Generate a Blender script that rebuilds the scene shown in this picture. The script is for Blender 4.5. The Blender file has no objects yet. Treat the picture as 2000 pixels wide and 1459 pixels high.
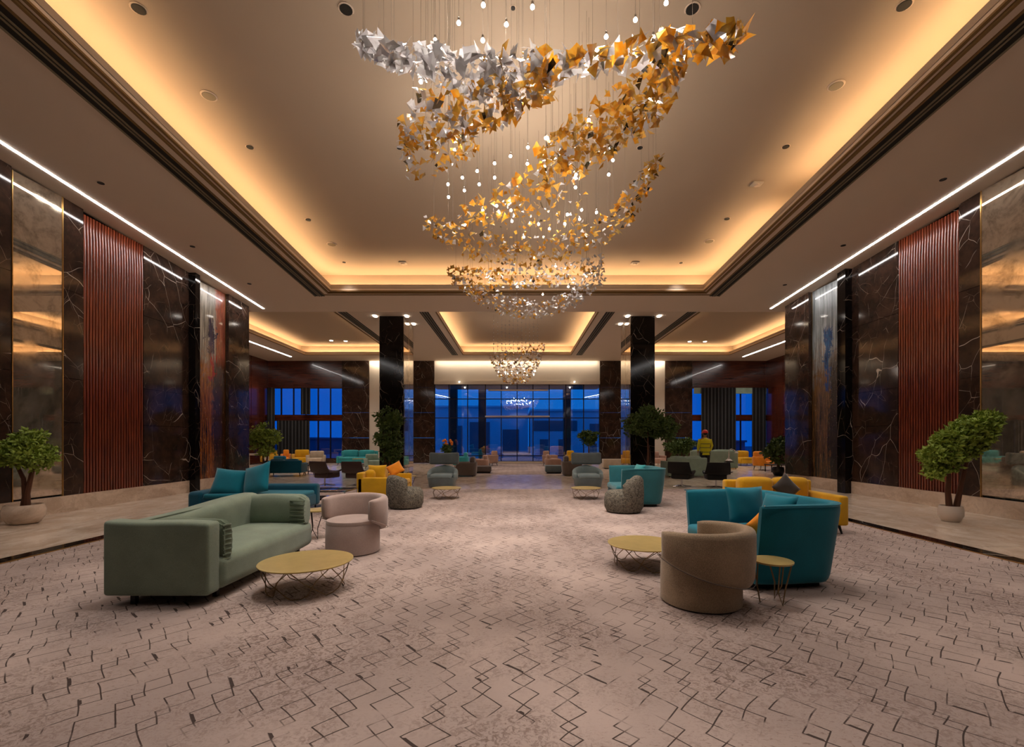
import bpy, bmesh, math, random
from mathutils import Vector, Matrix, noise
PI = math.pi
C = bpy.context.scene.collection
SC = bpy.context.scene
# ------------------------------------------------------------------ camera, world, exposure
F, HX, HY, CZ = 890.0, 1010.0, 860.0, 1.4
cam = bpy.data.cameras.new('camera'); cam.sensor_width = 36.0; cam.lens = 36.0*F/2000
cam.shift_x = -(HX-1000)/2000; cam.shift_y = (HY-729.5)/2000; cam.clip_end = 400; cam.clip_start = .05
camo = bpy.data.objects.new('camera', cam); C.objects.link(camo)
camo.location = (0, 0, CZ); camo.rotation_euler = (PI/2, 0, 0); SC.camera = camo
SC.view_settings.view_transform = 'Standard'; SC.view_settings.look = 'None'
SC.view_settings.exposure = 0.44; SC.view_settings.gamma = 1.0; SC.view_settings.use_curve_mapping = False
SC.cycles.use_denoising = True
SC.cycles.max_bounces = 6; SC.cycles.diffuse_bounces = 3; SC.cycles.use_adaptive_sampling = True; SC.cycles.adaptive_threshold = .02; SC.cycles.glossy_bounces = 4
SC.cycles.transmission_bounces = 5; SC.cycles.transparent_max_bounces = 12
SC.cycles.caustics_reflective = False; SC.cycles.caustics_refractive = False
SC.cycles.sample_clamp_indirect = 4.0
WORLD = (0.010, 0.29, 0.92); WORLD_S = 0.72
COVE = (1.0, 0.68, 0.37); COVE_S = 21.0
LINE = (1.0, 0.95, 0.92); LINE_S = 30.0
SPOT_W = 96.0; SPOT_C = (1.0, 0.89, 0.81)
BULB_W = 8.0
w = bpy.data.worlds.new('dusk'); SC.world = w; w.use_nodes = True
w.node_tree.nodes['Background'].inputs[0].default_value = (*WORLD, 1)
w.node_tree.nodes['Background'].inputs[1].default_value = WORLD_S

# ------------------------------------------------------------------ measuring helpers
def FL(px, py, z=0.0):
    d = (CZ-z)*F/(py-HY); return ((px-HX)*d/F, d)
def WX(px, d): return (px-HX)*d/F
def WZ(py, d): return CZ+(HY-py)*d/F
def S(d): return 6.69-.064*d            # underside of the front hall's ceiling, it falls gently
Z2 = 6.28                               # ceiling of the rear hall
def col(r, g, b):
    f = lambda c: (c/255/12.92) if c/255 <= .04045 else ((c/255+.055)/1.055)**2.4
    return (f(r), f(g), f(b))

# ------------------------------------------------------------------ node helper
class T:
    def __init__(s, name):
        s.m = bpy.data.materials.new(name); s.m.use_nodes = True; s.nt = s.m.node_tree
        s.b = s.nt.nodes['Principled BSDF']; s.out = s.nt.nodes['Material Output']; s.pos = None
    def new(s, t, **k):
        n = s.nt.nodes.new(t)
        for a, b in k.items(): setattr(n, a, b)
        return n
    def link(s, a, b): s.nt.links.new(a, b)
    def put(s, sock, v):
        if isinstance(v, E): s.link(v.s, sock)
        elif isinstance(v, (tuple, list)): sock.default_value = (*v, 1) if len(v) == 3 and len(sock.default_value) == 4 else v
        else: sock.default_value = v
    def P(s, obj=False):
        if obj: return E(s, s.new('ShaderNodeTexCoord').outputs['Object'])
        if s.pos is None: s.pos = E(s, s.new('ShaderNodeNewGeometry').outputs['Position'])
        return s.pos
    def xyz(s, v):
        n = s.new('ShaderNodeSeparateXYZ'); s.link(v.s, n.inputs[0]); return [E(s, o) for o in n.outputs]
    def vec(s, x, y, z):
        n = s.new('ShaderNodeCombineXYZ')
        for i, v in enumerate((x, y, z)): s.put(n.inputs[i], v)
        return E(s, n.outputs[0])
    def noise(s, v, scale, detail=3, rough=.5, dist=0, colr=False):
        n = s.new('ShaderNodeTexNoise'); s.link(v.s, n.inputs['Vector'])
        n.inputs['Scale'].default_value = scale; n.inputs['Detail'].default_value = detail
        n.inputs['Roughness'].default_value = rough; n.inputs['Distortion'].default_value = dist
        return E(s, n.outputs[1 if colr else 0])
    def white(s, v):
        n = s.new('ShaderNodeTexWhiteNoise', noise_dimensions='3D'); s.link(v.s, n.inputs['Vector']); return E(s, n.outputs[0])
    def voro(s, v, scale, feature='DISTANCE_TO_EDGE', rnd=1):
        n = s.new('ShaderNodeTexVoronoi', feature=feature); s.link(v.s, n.inputs['Vector'])
        n.inputs['Scale'].default_value = scale; n.inputs['Randomness'].default_value = rnd; return E(s, n.outputs[0])
    def ramp(s, v, *st):
        n = s.new('ShaderNodeValToRGB'); s.link(v.s, n.inputs[0]); e = n.color_ramp.elements
        while len(e) < len(st): e.new(.5)
        for i, (p, c) in enumerate(st): e[i].position = p; e[i].color = (*c, 1) if isinstance(c, tuple) else (c, c, c, 1)
        return E(s, n.outputs[0])
    def mix(s, f, a, b):
        n = s.new('ShaderNodeMix', data_type='RGBA')
        s.put(n.inputs[0], f); s.put(n.inputs[6], a); s.put(n.inputs[7], b); return E(s, n.outputs[2])
    def bump(s, h, st=.3, dist=.01):
        n = s.new('ShaderNodeBump'); n.inputs['Strength'].default_value = st; n.inputs['Distance'].default_value = dist
        s.link(h.s, n.inputs['Height']); s.link(n.outputs[0], s.b.inputs['Normal'])
    def done(s, color=None, rough=None, metal=None, **k):
        if color is not None: s.put(s.b.inputs['Base Color'], color)
        if rough is not None: s.put(s.b.inputs['Roughness'], rough)
        if metal is not None: s.put(s.b.inputs['Metallic'], metal)
        for a, b in k.items(): s.put(s.b.inputs[a.replace('_', ' ')], b)
        return s.m
class E:
    def __init__(s, t, sock): s.t = t; s.s = sock
    def _m(s, op, *o):
        n = s.t.new('ShaderNodeMath', operation=op); s.t.put(n.inputs[0], s)
        for i, v in enumerate(o): s.t.put(n.inputs[i+1], v)
        return E(s.t, n.outputs[0])
    def __add__(s, o): return s._m('ADD', o)
    def __sub__(s, o): return s._m('SUBTRACT', o)
    def __mul__(s, o): return s._m('MULTIPLY', o)
    def __truediv__(s, o): return s._m('DIVIDE', o)
    def abs(s): return s._m('ABSOLUTE')
    def floor(s): return s._m('FLOOR')
    def mod(s, o): return s._m('FLOORED_MODULO', o)
    def lt(s, o): return s._m('LESS_THAN', o)
    def gt(s, o): return s._m('GREATER_THAN', o)
    def mn(s, o): return s._m('MINIMUM', o)
    def mx(s, o): return s._m('MAXIMUM', o)
    def sm(s, a, b):
        n = s.t.new('ShaderNodeMapRange', interpolation_type='SMOOTHSTEP'); s.t.put(n.inputs[0], s)
        n.inputs[1].default_value = a; n.inputs[2].default_value = b; return E(s.t, n.outputs[0])
    def sc(s, x, y, z):
        n = s.t.new('ShaderNodeVectorMath', operation='MULTIPLY'); s.t.put(n.inputs[0], s); n.inputs[1].default_value = (x, y, z); return E(s.t, n.outputs[0])
    def va(s, o):
        n = s.t.new('ShaderNodeVectorMath', operation='ADD'); s.t.put(n.inputs[0], s); s.t.put(n.inputs[1], o); return E(s.t, n.outputs[0])

def plain(name, c, rough=.5, metal=0, **k):
    t = T(name); return t.done(c, rough, metal, **k)
def fabric(name, c, sc=220, var=.12, st=.25):
    t = T(name); p = t.P(True)
    n = t.noise(p, sc, 3, .6); big = t.noise(p, 3.5, 3)
    c2 = tuple(x*(1-var*2.2) for x in c); c3 = tuple(min(1, x*(1+var*1.4)) for x in c)
    cc = t.mix((n*.6+big*.4).sm(.3, .7), c2, c3); t.bump(n+big*2, st, .004)
    return t.done(cc, .9, 0, Sheen_Weight=.25, Specular_IOR_Level=.2)
def emit(name, c, st):
    t = T(name); t.b.inputs['Base Color'].default_value = (.8, .8, .8, 1)
    t.b.inputs['Emission Color'].default_value = (*c, 1); t.b.inputs['Emission Strength'].default_value = st; return t.m

M = {}
def m_carpet():
    t = T('carpet_weave'); p = t.P()
    wob = t.noise(p, 1.3, 2, .5, 0, True).sc(.16, .16, 0)
    q = p.va(wob); x, y, _ = t.xyz(q)
    SP = .235
    def chain(x, y, seed):
        cx = (x/SP).floor(); fx = x-(cx+.5)*SP
        h = t.white(t.vec(cx, seed, 3.0))
        per = .72; ys = [.0]; 
        sizes = [.112, .054, .040, .086, .068]
        yy = y+h*.72; row = (yy/per).floor(); ym = yy-row*per
        flip = t.white(t.vec(cx, row, seed+1.0))
        d = None; pos = 0; bars = None
        for sz in sizes:
            c = pos+sz; pos += 2*sz
            di = (fx.abs()+(ym-c).abs()-sz).abs()
            d = di if d is None else d.mn(di)
            sg = fx.abs()+(ym-c).abs()-sz; hh = t.white(t.vec(cx, row, seed+7.0+sz*50))
            tb = sg.gt(-.021)*sg.lt(.001)*fx.lt(0)*(ym-c).lt(-sz*.08)*fx.gt(-sz*.92)*hh.lt(.24)
            bars = tb if pos < 2*sz+1e-6 else bars.mx(tb)
        return d, fx, bars, h
    d, fx, bars, h = chain(x, y*1.0, 2.0)
    brk = t.noise(p, 2.6, 3, .6); brk2 = t.noise(p, 9, 2)
    thin = d.lt(.0050)*brk.sm(.38, .52)
    thick = bars
    line = thin.mx(thick)
    # scribbled stains
    scr = t.noise(p.sc(1, 1, 1), 24, 6, .72, 1.6); area = t.noise(p, .85, 4, .6)
    scrib = scr.sm(.47, .58)*area.sm(.40, .62)
    fine = t.noise(p.sc(1, 2.2, 1), 34, 5, .75, .8).sm(.53, .66)*t.noise(p, 2.1, 3, .6).sm(.36, .56)
    base = t.mix(t.noise(p, .6, 3).sm(.35, .65), col(156, 140, 134), col(184, 166, 158))
    c = t.mix(scrib*.62, base, col(92, 72, 64)); c = t.mix(fine*.5, c, col(98, 74, 64)); c = t.mix(t.noise(p, .55, 4, .6).sm(.58, .74)*scr.sm(.4, .6)*.55, c, col(84, 80, 62))
    c = t.mix(line*.9, c, col(46, 35, 32))
    t.bump(t.noise(p, 260, 2)+line*.3, .3, .003)
    return t.done(c, .95, 0, Specular_IOR_Level=.15)
def m_marble_dark(name='dark_marble', obj=False, base=(44, 33, 28), rough=.085, sc=1.0):
    t = T(name); p = t.P(obj); q = p.va(t.noise(p, 1.1*sc, 2, .5, 0, True).sc(.35, .35, .35))
    x_, y_, z_ = t.xyz(q); q1 = t.vec(x_+z_*.35, y_*1.0+z_*.5, z_*.42-y_*.3)
    e = t.voro(q1, 1.7*sc); m = t.noise(p, 1.2*sc, 3, .6)
    v = (e*-1+.0062).sm(0, .0045)*m.sm(.44, .58)
    e2 = t.voro(t.vec(x_*1.3-z_*.4, y_-z_*.6, z_*.5+y_*.45), 2.9*sc); v2 = (e2*-1+.007).sm(0, .006)*t.noise(p, 2.2*sc, 3).sm(.46, .6)
    cl = t.noise(q, 2.5*sc, 6, .65)
    b = t.mix(cl.sm(.35, .7), col(*base), col(base[0]*1.5, base[1]*1.42, base[2]*1.35))
    c = t.mix(v*.8, b, col(205, 188, 172)); c = t.mix(v2*.55, c, col(170, 145, 125))
    return t.done(c, rough, 0, Specular_IOR_Level=.36)
def m_marble_beige():
    t = T('beige_marble'); p = t.P(); q = p.va(t.noise(p, 1.2, 4, .6, 0, True).sc(.9, .3, .6))
    a = t.noise(q.sc(1.6, .5, 1.6), 2.2, 6, .66, .7); v = (t.noise(q.sc(2.2, .5, 1), 1.6, 5, .6)-.5).abs().sm(.02, .0)
    c = t.mix(a.sm(.3, .72), col(190, 168, 148), col(224, 206, 188)); c = t.mix(v*.2, c, col(140, 112, 94))
    return t.done(c, t.noise(p, 3, 2)*.14+.10, 0, Specular_IOR_Level=.45)
def m_wood_red():
    t = T('red_wood'); p = t.P(); g = t.noise(p.sc(18, 18, .7), 3, 5, .65)
    c = t.mix(g.sm(.3, .7), col(78, 28, 15), col(142, 64, 34)); t.bump(g, .1, .002)
    return t.done(c, .28, 0, Coat_Weight=.3, Coat_Roughness=.15)
def m_mirror():
    t = T('antique_mirror'); p = t.P(); n = t.noise(p, 1.6, 7, .7, 1.2); v = t.noise(p, 9, 5, .75)
    c = t.mix((n*.7+v*.3).sm(.44, .66), col(232, 218, 196), col(168, 156, 138))
    return t.done(c, t.noise(p, 2, 4).sm(.4, .8)*.12+.012, .88)
def m_art(name, fig, flip, cy, yc):
    # painted board: pale scraped top, one figure-like blot, amber field below crossed by dark drips
    t = T(name); p = t.P(); x, y, z = t.xyz(p); u = (y-yc)*flip
    st = t.noise(p.sc(9, 9, .5), 1.6, 6, .72, .4); s2 = t.noise(p.sc(20, 20, 1.1), 2.3, 5, .75, .3); bl = t.noise(p, 2.1, 6, .68, .9); fn = t.noise(p.sc(1, 1, .5), 16, 5, .8)
    top = t.mix(st.sm(.36, .64), col(96, 88, 80) if fig == 'warm' else col(92, 100, 104), col(176, 166, 150) if fig == 'warm' else col(158, 164, 166))
    low = t.mix(s2.sm(.38, .62), col(92, 46, 14) if fig == 'warm' else col(70, 48, 28), col(192, 112, 34) if fig == 'warm' else col(138, 100, 58))
    c = t.mix((z+(bl-.5)*2.4+(st-.5)*1.5).sm(3.0, 4.1), low, top)
    if fig == 'warm':
        c = t.mix((u+(bl-.5)*.5).sm(.16, .30)*(z+(st-.5)*2.5).sm(2.6, 3.4)*.85, c, t.mix(s2.sm(.4, .6), col(104, 40, 22), col(176, 82, 50)))
    drip = (st*.55+s2*.45).sm(.47, .56)*((z*-1+3.9+(bl-.5)*2.0).sm(0, 2.6)); right = (u+(bl-.5)*.7).sm(.0, .2)*((z*-1+4.0).sm(0, .6))
    c = t.mix(drip.mx(right*s2.sm(.3, .5)*.9), c, col(24, 18, 14))
    dy = (u-.02+(bl-.5)*.9+(st-.5)*.5)/.17; dz = (z-cy+(s2-.5)*.7)/.62
    c = t.mix(((dy*dy+dz*dz)*-1+1.2).sm(0, .45), c, t.mix(s2.sm(.4, .6), col(26, 24, 34), col(62, 54, 84)) if fig == 'warm' else t.mix(s2.sm(.4, .6), col(10, 34, 78), col(30, 92, 140)))
    dy = (u-.06+(bl-.5)*.9+(st-.5)*.9)/.12; dz = (z-cy+.85)/.42
    c = t.mix(((dy*dy+dz*dz)*-1+1.2).sm(0, .5)*.9, c, col(166, 28, 26) if fig == 'warm' else col(16, 62, 120))
    c = t.mix(fn.sm(.60, .70)*.5, c, col(210, 188, 150)); t.bump(st+s2+fn, .35, .012)
    return t.done(c, .18, 0, Coat_Weight=.5, Coat_Roughness=.05)
def m_glass_piece(name, c, ca, tr=.35, op=.45):
    t = T(name); p = t.P(); nt = t
    gl = t.new('ShaderNodeBsdfGlossy'); gl.inputs['Roughness'].default_value = .08; gl.inputs['Color'].default_value = (1, .95, .9, 1)
    tl = t.new('ShaderNodeBsdfTranslucent'); di = t.new('ShaderNodeBsdfDiffuse'); tp = t.new('ShaderNodeBsdfTransparent')
    n = t.noise(p, 7, 3, .6)
    cc = t.mix(n.sm(.35, .65), c, ca)
    t.put(tl.inputs[0], cc); t.put(di.inputs[0], cc); tp.inputs[0].default_value = (*[x**.35 for x in c], 1)
    m1 = t.new('ShaderNodeMixShader'); m1.inputs[0].default_value = .3; t.link(tl.outputs[0], m1.inputs[1]); t.link(di.outputs[0], m1.inputs[2])
    m2 = t.new('ShaderNodeMixShader'); m2.inputs[0].default_value = tr; t.link(m1.outputs[0], m2.inputs[1]); t.link(tp.outputs[0], m2.inputs[2])
    fr = t.new('ShaderNodeFresnel'); fr.inputs[0].default_value = 1.75
    m3 = t.new('ShaderNodeMixShader'); t.link(fr.outputs[0], m3.inputs[0]); t.link(m2.outputs[0], m3.inputs[1]); t.link(gl.outputs[0], m3.inputs[2])
    t.link(m3.outputs[0], t.out.inputs[0]); return t.m
def m_pane(name, tint=(.75, .86, 1.0), refl=.25):
    t = T(name); gl = t.new('ShaderNodeBsdfGlossy'); gl.inputs['Roughness'].default_value = .01
    tp = t.new('ShaderNodeBsdfTransparent'); tp.inputs[0].default_value = (*tint, 1)
    fr = t.new('ShaderNodeFresnel'); fr.inputs[0].default_value = 1.5
    f = (E(t, fr.outputs[0])*(1-refl)+refl)
    m3 = t.new('ShaderNodeMixShader'); t.put(m3.inputs[0], f); t.link(tp.outputs[0], m3.inputs[1]); t.link(gl.outputs[0], m3.inputs[2])
    t.link(m3.outputs[0], t.out.inputs[0]); return t.m
def m_pattern(name, a, b):
    t = T(name); p = t.P(True); v = t.voro(p, 22, 'F1'); n = t.noise(p, 24, 4, .6, 2.0)
    c = t.mix((v*.15+n*.9).sm(.36, .66), a, b); t.bump(n+v, .6, .01)
    return t.done(c, .9, 0, Specular_IOR_Level=.2)
def m_plaster(name, c):
    t = T(name); p = t.P(); n = t.noise(p, 1.5, 2); return t.done(t.mix(n, tuple(v*.97 for v in c), c), .75, 0, Specular_IOR_Level=.25)
M['carpet'] = m_carpet(); M['marble'] = m_marble_dark(); M['marble_black'] = m_marble_dark('black_marble', base=(14, 11, 10), rough=.09)
M['beige'] = m_marble_beige(); M['wood'] = m_wood_red(); M['mirror'] = m_mirror()
M['veneer'] = (lambda t: t.done(t.mix(t.noise(t.P().sc(1, 1, 14), 1.2, 5, .6).sm(.3, .7), col(52, 20, 12), col(88, 40, 24)), .22, 0, Coat_Weight=.3))(T('red_veneer'))
M['backing'] = plain('dark_backing', col(28, 10, 8), .6)
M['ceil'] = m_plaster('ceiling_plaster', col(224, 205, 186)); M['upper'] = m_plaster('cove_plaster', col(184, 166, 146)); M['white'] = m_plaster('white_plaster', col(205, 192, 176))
M['gold'] = plain('brass', col(190, 150, 90), .3, 1); M['goldtrim'] = plain('gilt_moulding', col(128, 98, 54), .55, .1)
M['brass_top'] = (lambda t: t.done(t.mix(t.noise(t.P(True), 9, 4, .6), col(176, 154, 92), col(206, 184, 122)), .36, .45))(T('brushed_brass_top'))
M['black'] = plain('black_metal', col(18, 16, 15), .4, .3); M['leather_black'] = plain('black_leather', col(11, 11, 13), .5, Specular_IOR_Level=.3); M['leather_brown'] = plain('brown_leather', col(52, 30, 24), .42)
M['chrome'] = plain('chrome', col(200, 200, 205), .12, 1); M['dark_slot'] = plain('slot_black', col(20, 16, 10), .7); M['fin'] = plain('slot_fin', col(126, 112, 88), .5)
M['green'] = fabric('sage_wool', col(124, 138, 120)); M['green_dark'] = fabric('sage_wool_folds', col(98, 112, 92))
M['taupe'] = fabric('taupe_wool', col(172, 152, 144)); M['tan'] = fabric('sand_tweed', col(158, 137, 112), 160, .2)
M['teal'] = fabric('teal_velvet', col(3, 113, 133), 260, .1); M['teal_dark'] = fabric('deep_teal_wool', col(6, 80, 102)); M['teal_grey'] = fabric('grey_teal_wool', col(52, 118, 128))
M['yellow'] = fabric('mustard_wool', col(212, 160, 24)); M['orange'] = fabric('orange_wool', col(232, 142, 34)); M['grey'] = fabric('blue_grey_wool', col(124, 140, 142)); M['grey_dark'] = fabric('slate_wool', col(98, 108, 110))
M['charcoal'] = fabric('charcoal_wool', col(62, 56, 52)); M['cream'] = fabric('cream_wool', col(190, 172, 150)); M['rose'] = fabric('rose_wool', col(176, 140, 122)); M['mole'] = fabric('mole_wool', col(98, 86, 80))
M['aqua'] = fabric('aqua_wool', col(60, 160, 165)); M['mint'] = fabric('mint_wool', col(142, 160, 142))
M['pouf'] = m_pattern('patterned_boucle', col(66, 64, 58), col(126, 120, 108))
M['art_l'] = m_art('abstract_panel_warm', 'warm', 1, 4.35, 13.08); M['art_r'] = m_art('abstract_panel_cool', 'cool', -1, 4.0, 12.95)
M['g_white'] = m_glass_piece('milky_glass', (.98, .95, .97), (.99, .98, .98), .2); M['g_amber'] = m_glass_piece('amber_glass', col(250, 178, 52), col(255, 218, 124), .30); M['g_dark'] = m_glass_piece('smoked_glass', col(70, 62, 40), col(120, 100, 60), .3); M['g_pink'] = m_glass_piece('champagne_glass', col(225, 190, 160), col(240, 215, 190), .3)
M['pane'] = m_pane('blue_pane'); M['pane_dark'] = m_pane('dark_pane', (.5, .62, .85), .12)
M['bulb'] = emit('bulb_glow', (1, .86, .72), 60); M['bulb2'] = emit('small_bulb_glow', (1, .8, .6), 25); M['cove'] = emit('cove_strip', COVE, COVE_S); M['line'] = emit('line_light', LINE, LINE_S)
M['down'] = emit('downlight_glow', (1, .85, .65), 14); M['wash'] = emit('column_wash_light', (1, .9, .8), 12)
M['leaf'] = (lambda t: t.done(t.mix(t.noise(t.P(), 6, 3), col(62, 90, 28), col(128, 146, 60)), .6, 0))(T('leaf_green')); M['leaf_b'] = (lambda t: t.done(t.mix(t.noise(t.P(), 6, 3), col(98, 126, 34), col(168, 186, 74)), .6, 0))(T('leaf_bright'))
M['leaf_d'] = (lambda t: t.done(t.mix(t.noise(t.P(), 6, 3), col(38, 60, 22), col(92, 116, 42)), .6, 0))(T('leaf_dark')); M['bark'] = plain('bark', col(84, 48, 28), .8)
M['pot'] = plain('white_glazed_pot', col(205, 192, 180), .3); M['ext'] = plain('outdoor_render', (.45, .72, .85), .8); M['ext_d'] = plain('outdoor_dark', (.10, .17, .22), .8)
M['added_drape'] = fabric('dark_drape_cloth', col(22, 19, 18)); M['frame'] = plain('dark_frame', col(34, 24, 22), .4, .4); M['skin'] = plain('skin', col(150, 105, 80), .6)
M['vest'] = plain('hi_vis', col(228, 216, 30), .7); M['vest_band'] = plain('reflective_band', col(140, 135, 60), .4); M['cap'] = plain('red_helmet', col(225, 40, 30), .35); M['trouser'] = plain('dark_cloth', col(26, 26, 32), .9)
M['bronze'] = plain('bronze_wire', col(122, 98, 66), .4, .7)
M['wire'] = plain('steel_wire', col(105, 96, 88), .9, Specular_IOR_Level=.05)
M['flower'] = plain('orange_flower', col(220, 120, 30), .7)

# ------------------------------------------------------------------ mesh helpers
class MB:
    def __init__(s): s.bm = bmesh.new()
    def hexa(s, p):     # 8 points: bottom 4 (ccw), top 4
        v = [s.bm.verts.new(q) for q in p]
        for f in ((3, 2, 1, 0), (4, 5, 6, 7), (0, 1, 5, 4), (1, 2, 6, 5), (2, 3, 7, 6), (3, 0, 4, 7)): s.bm.faces.new([v[i] for i in f])
        return s
    def box(s, x0, x1, y0, y1, z0, z1):
        if x0 > x1: x0, x1 = x1, x0
        if y0 > y1: y0, y1 = y1, y0
        return s.hexa([(x0, y0, z0), (x1, y0, z0), (x1, y1, z0), (x0, y1, z0), (x0, y0, z1), (x1, y0, z1), (x1, y1, z1), (x0, y1, z1)])
    def rbox(s, x0, x1, y0, y1, z0, z1, r=.04, seg=3, mat=None):
        b = bmesh.new(); bmesh.ops.create_cube(b, size=1)
        bmesh.ops.scale(b, vec=(abs(x1-x0), abs(y1-y0), abs(z1-z0)), verts=b.verts)
        bmesh.ops.bevel(b, geom=b.edges[:], offset=min(r, .49*min(abs(x1-x0), abs(y1-y0), abs(z1-z0))), segments=seg, affect='EDGES', profile=.5)
        bmesh.ops.translate(b, vec=((x0+x1)/2, (y0+y1)/2, (z0+z1)/2), verts=b.verts)
        if mat is not None: bmesh.ops.transform(b, matrix=mat, verts=b.verts)
        return s.merge(b)
    def merge(s, b):
        vm = {v: s.bm.verts.new(v.co) for v in b.verts}
        for f in b.faces:
            try: s.bm.faces.new([vm[v] for v in f.verts])
            except ValueError: pass
        b.free(); return s
    def loft(s, rings, cap=True, closed=True):
        R = [[s.bm.verts.new(p) for p in r] for r in rings]; n = len(R[0])
        for a, b in zip(R, R[1:]):
            for i in range(n if closed else n-1):
                j = (i+1) % n; s.bm.faces.new((a[i], a[j], b[j], b[i]))
        if cap: s.bm.faces.new(R[0][::-1]); s.bm.faces.new(R[-1])
        return s
    def lathe(s, prof, cx=0, cy=0, n=28, sx=1, sy=1):
        rings = [[(cx+r*sx*math.cos(2*PI*i/n), cy+r*sy*math.sin(2*PI*i/n), z) for i in range(n)] for r, z in prof]
        return s.loft(rings)
    def tube(s, pts, r, n=8, r2=None):
        pts = [Vector(p) for p in pts]; rings = []
        for i, p in enumerate(pts):
            d = (pts[min(i+1, len(pts)-1)]-pts[max(i-1, 0)]).normalized()
            a = d.orthogonal().normalized() if i == 0 else (a-d*a.dot(d)).normalized(); b = d.cross(a)
            rr = r if r2 is None else r+(r2-r)*i/(len(pts)-1)
            rings.append([p+a*rr*math.cos(2*PI*k/n)+b*rr*math.sin(2*PI*k/n) for k in range(n)])
        return s.loft(rings)
    def ball(s, c, r, sc=(1, 1, 1), sub=2):
        b = bmesh.new(); bmesh.ops.create_icosphere(b, subdivisions=sub, radius=r)
        for v in b.verts: v.co = Vector((v.co.x*sc[0]+c[0], v.co.y*sc[1]+c[1], v.co.z*sc[2]+c[2]))
        return s.merge(b)
    def cushion(s, w, h, t, mat, n=12, pinch=.07):
        g = {}
        for side in (1, -1):
            for i in range(n+1):
                for j in range(n+1):
                    u, v = i/n*2-1, j/n*2-1
                    if side == -1 and (abs(u) == 1 or abs(v) == 1): g[side, i, j] = g[1, i, j]; continue
                    k = ((1-abs(u)**3)*(1-abs(v)**3))**.55
                    x = w/2*u*(1-pinch*(1-v*v)); y = h/2*v*(1-pinch*(1-u*u))
                    p = Vector((x, y, side*t/2*k*(1+.06*math.sin(5*u+3*v)))); g[side, i, j] = s.bm.verts.new(mat @ p)
        for side in (1, -1):
            for i in range(n):
                for j in range(n):
                    q = [g[side, i, j], g[side, i+1, j], g[side, i+1, j+1], g[side, i, j+1]]
                    if len(set(q)) < 3: continue
                    s.bm.faces.new(q if side == 1 else q[::-1])
        return s
    def build(s, name, mat, parent=None, sharp=38, smooth=True, wn=True):
        me = bpy.data.meshes.new(name); bmesh.ops.recalc_face_normals(s.bm, faces=s.bm.faces[:]); s.bm.to_mesh(me); s.bm.free()
        if mat: me.materials.append(M[mat])
        if smooth:
            me.polygons.foreach_set('use_smooth', [True]*len(me.polygons)); me.set_sharp_from_angle(angle=math.radians(sharp))
        o = bpy.data.objects.new(name, me); C.objects.link(o)
        if parent is not None: o.parent = parent
        return o
def tag(o, label=None, cat=None, group=None, kind=None):
    for k, v in (('label', label), ('category', cat), ('group', group), ('kind', kind)):
        if v: o[k] = v
    return o
def root(name, label, cat, loc=(0, 0, 0), rz=0, group=None, kind=None):
    o = bpy.data.objects.new(name, None); C.objects.link(o); o.location = loc; o.rotation_euler = (0, 0, rz); o.empty_display_size = .1
    return tag(o, label, cat, group, kind)
KIDS = {}
def copy_tree(o, parent=None):
    c = o.copy(); C.objects.link(c)
    if parent is not None: c.parent = parent
    for ch in [k for k in o.children]: copy_tree(ch, c)
    return c
def clone(o, label, loc, rz=0, sc=1.0, mats=None):
    c = copy_tree(o); c['label'] = label; c.location = loc; c.rotation_euler = (0, 0, rz); c.scale = (sc, sc, sc)
    if mats:
        for k in c.children_recursive:
            for a, b in mats.items():
                if k.type == 'MESH' and k.material_slots and k.data.materials[0] == M[a]:
                    k.data = k.data.copy(); k.data.materials[0] = M[b]
    return c
RX = lambda a: Matrix.Rotation(a, 4, 'X'); RY = lambda a: Matrix.Rotation(a, 4, 'Y'); RZ = lambda a: Matrix.Rotation(a, 4, 'Z'); TR = lambda *v: Matrix.Translation(v)

# ================================================================== STRUCTURE
Y0, Y1, YB, XW, XS = -6.0, 14.8, 28.0, 8.8, 15.3
YE = 15.3
st = lambda name, label, cat='wall': root(name, label, cat, kind='structure')
fl = st('floor', 'hall floor of beige marble around a large patterned carpet', 'floor')
MB().box(-XS-.3, XS+.3, Y0-.3, YB+.3, -.2, -.012).build('floor_slab', 'beige', fl)
random.seed(5)
for sx in (-1, 1):
    x0, x1 = (5.98, XW) if sx > 0 else (6.12, XW)
    xs = [x0, x0+(x1-x0)/2, x1]
    ys = [i*1.2-1.2 for i in range(13)]
    for a, b in zip(xs, xs[1:]):
        for c, d in zip(ys, ys[1:]):
            MB().box(sx*(a+.003), sx*(b-.003), c+.003, d-.003, -.011, random.uniform(-.0012, 0)).build('tile', 'beige', fl, smooth=False)
MB().box(-6.12, 5.98, 13.1, 18.55, -.011, 0).build('cross_aisle', 'beige', fl, smooth=False)
for a, b in ((-XS, -3.4), (3.4, XS)): MB().box(a, b, 13.22, YB, -.011, -.001).build('marble_field', 'beige', fl, smooth=False)
bo = MB()
for sx, x in ((-1, 5.86), (1, 5.72)): bo.box(sx*x, sx*(x+.24), -6, 13.1, -.011, .004)
bo.build('dark_border', 'marble_black', fl, smooth=False)
bo = MB()
for sx, x in ((-1, 5.84), (1, 5.70)): bo.box(sx*x, sx*(x+.02), -6, 13.1, -.01, .009)
bo.build('brass_strip', 'gold', fl, smooth=False)
tag(MB().box(-5.84, 5.70, -6, 13.1, -.0115, -.0008).build('carpet', 'carpet', smooth=False), 'large rose-taupe carpet with broken diamond line pattern in the front hall', 'carpet')
tag(MB().box(-3.3, 3.3, 18.6, 27.2, -.0115, -.0008).build('carpet', 'carpet', smooth=False), 'smaller rose-taupe carpet strip before the glass entrance', 'carpet')

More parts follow.
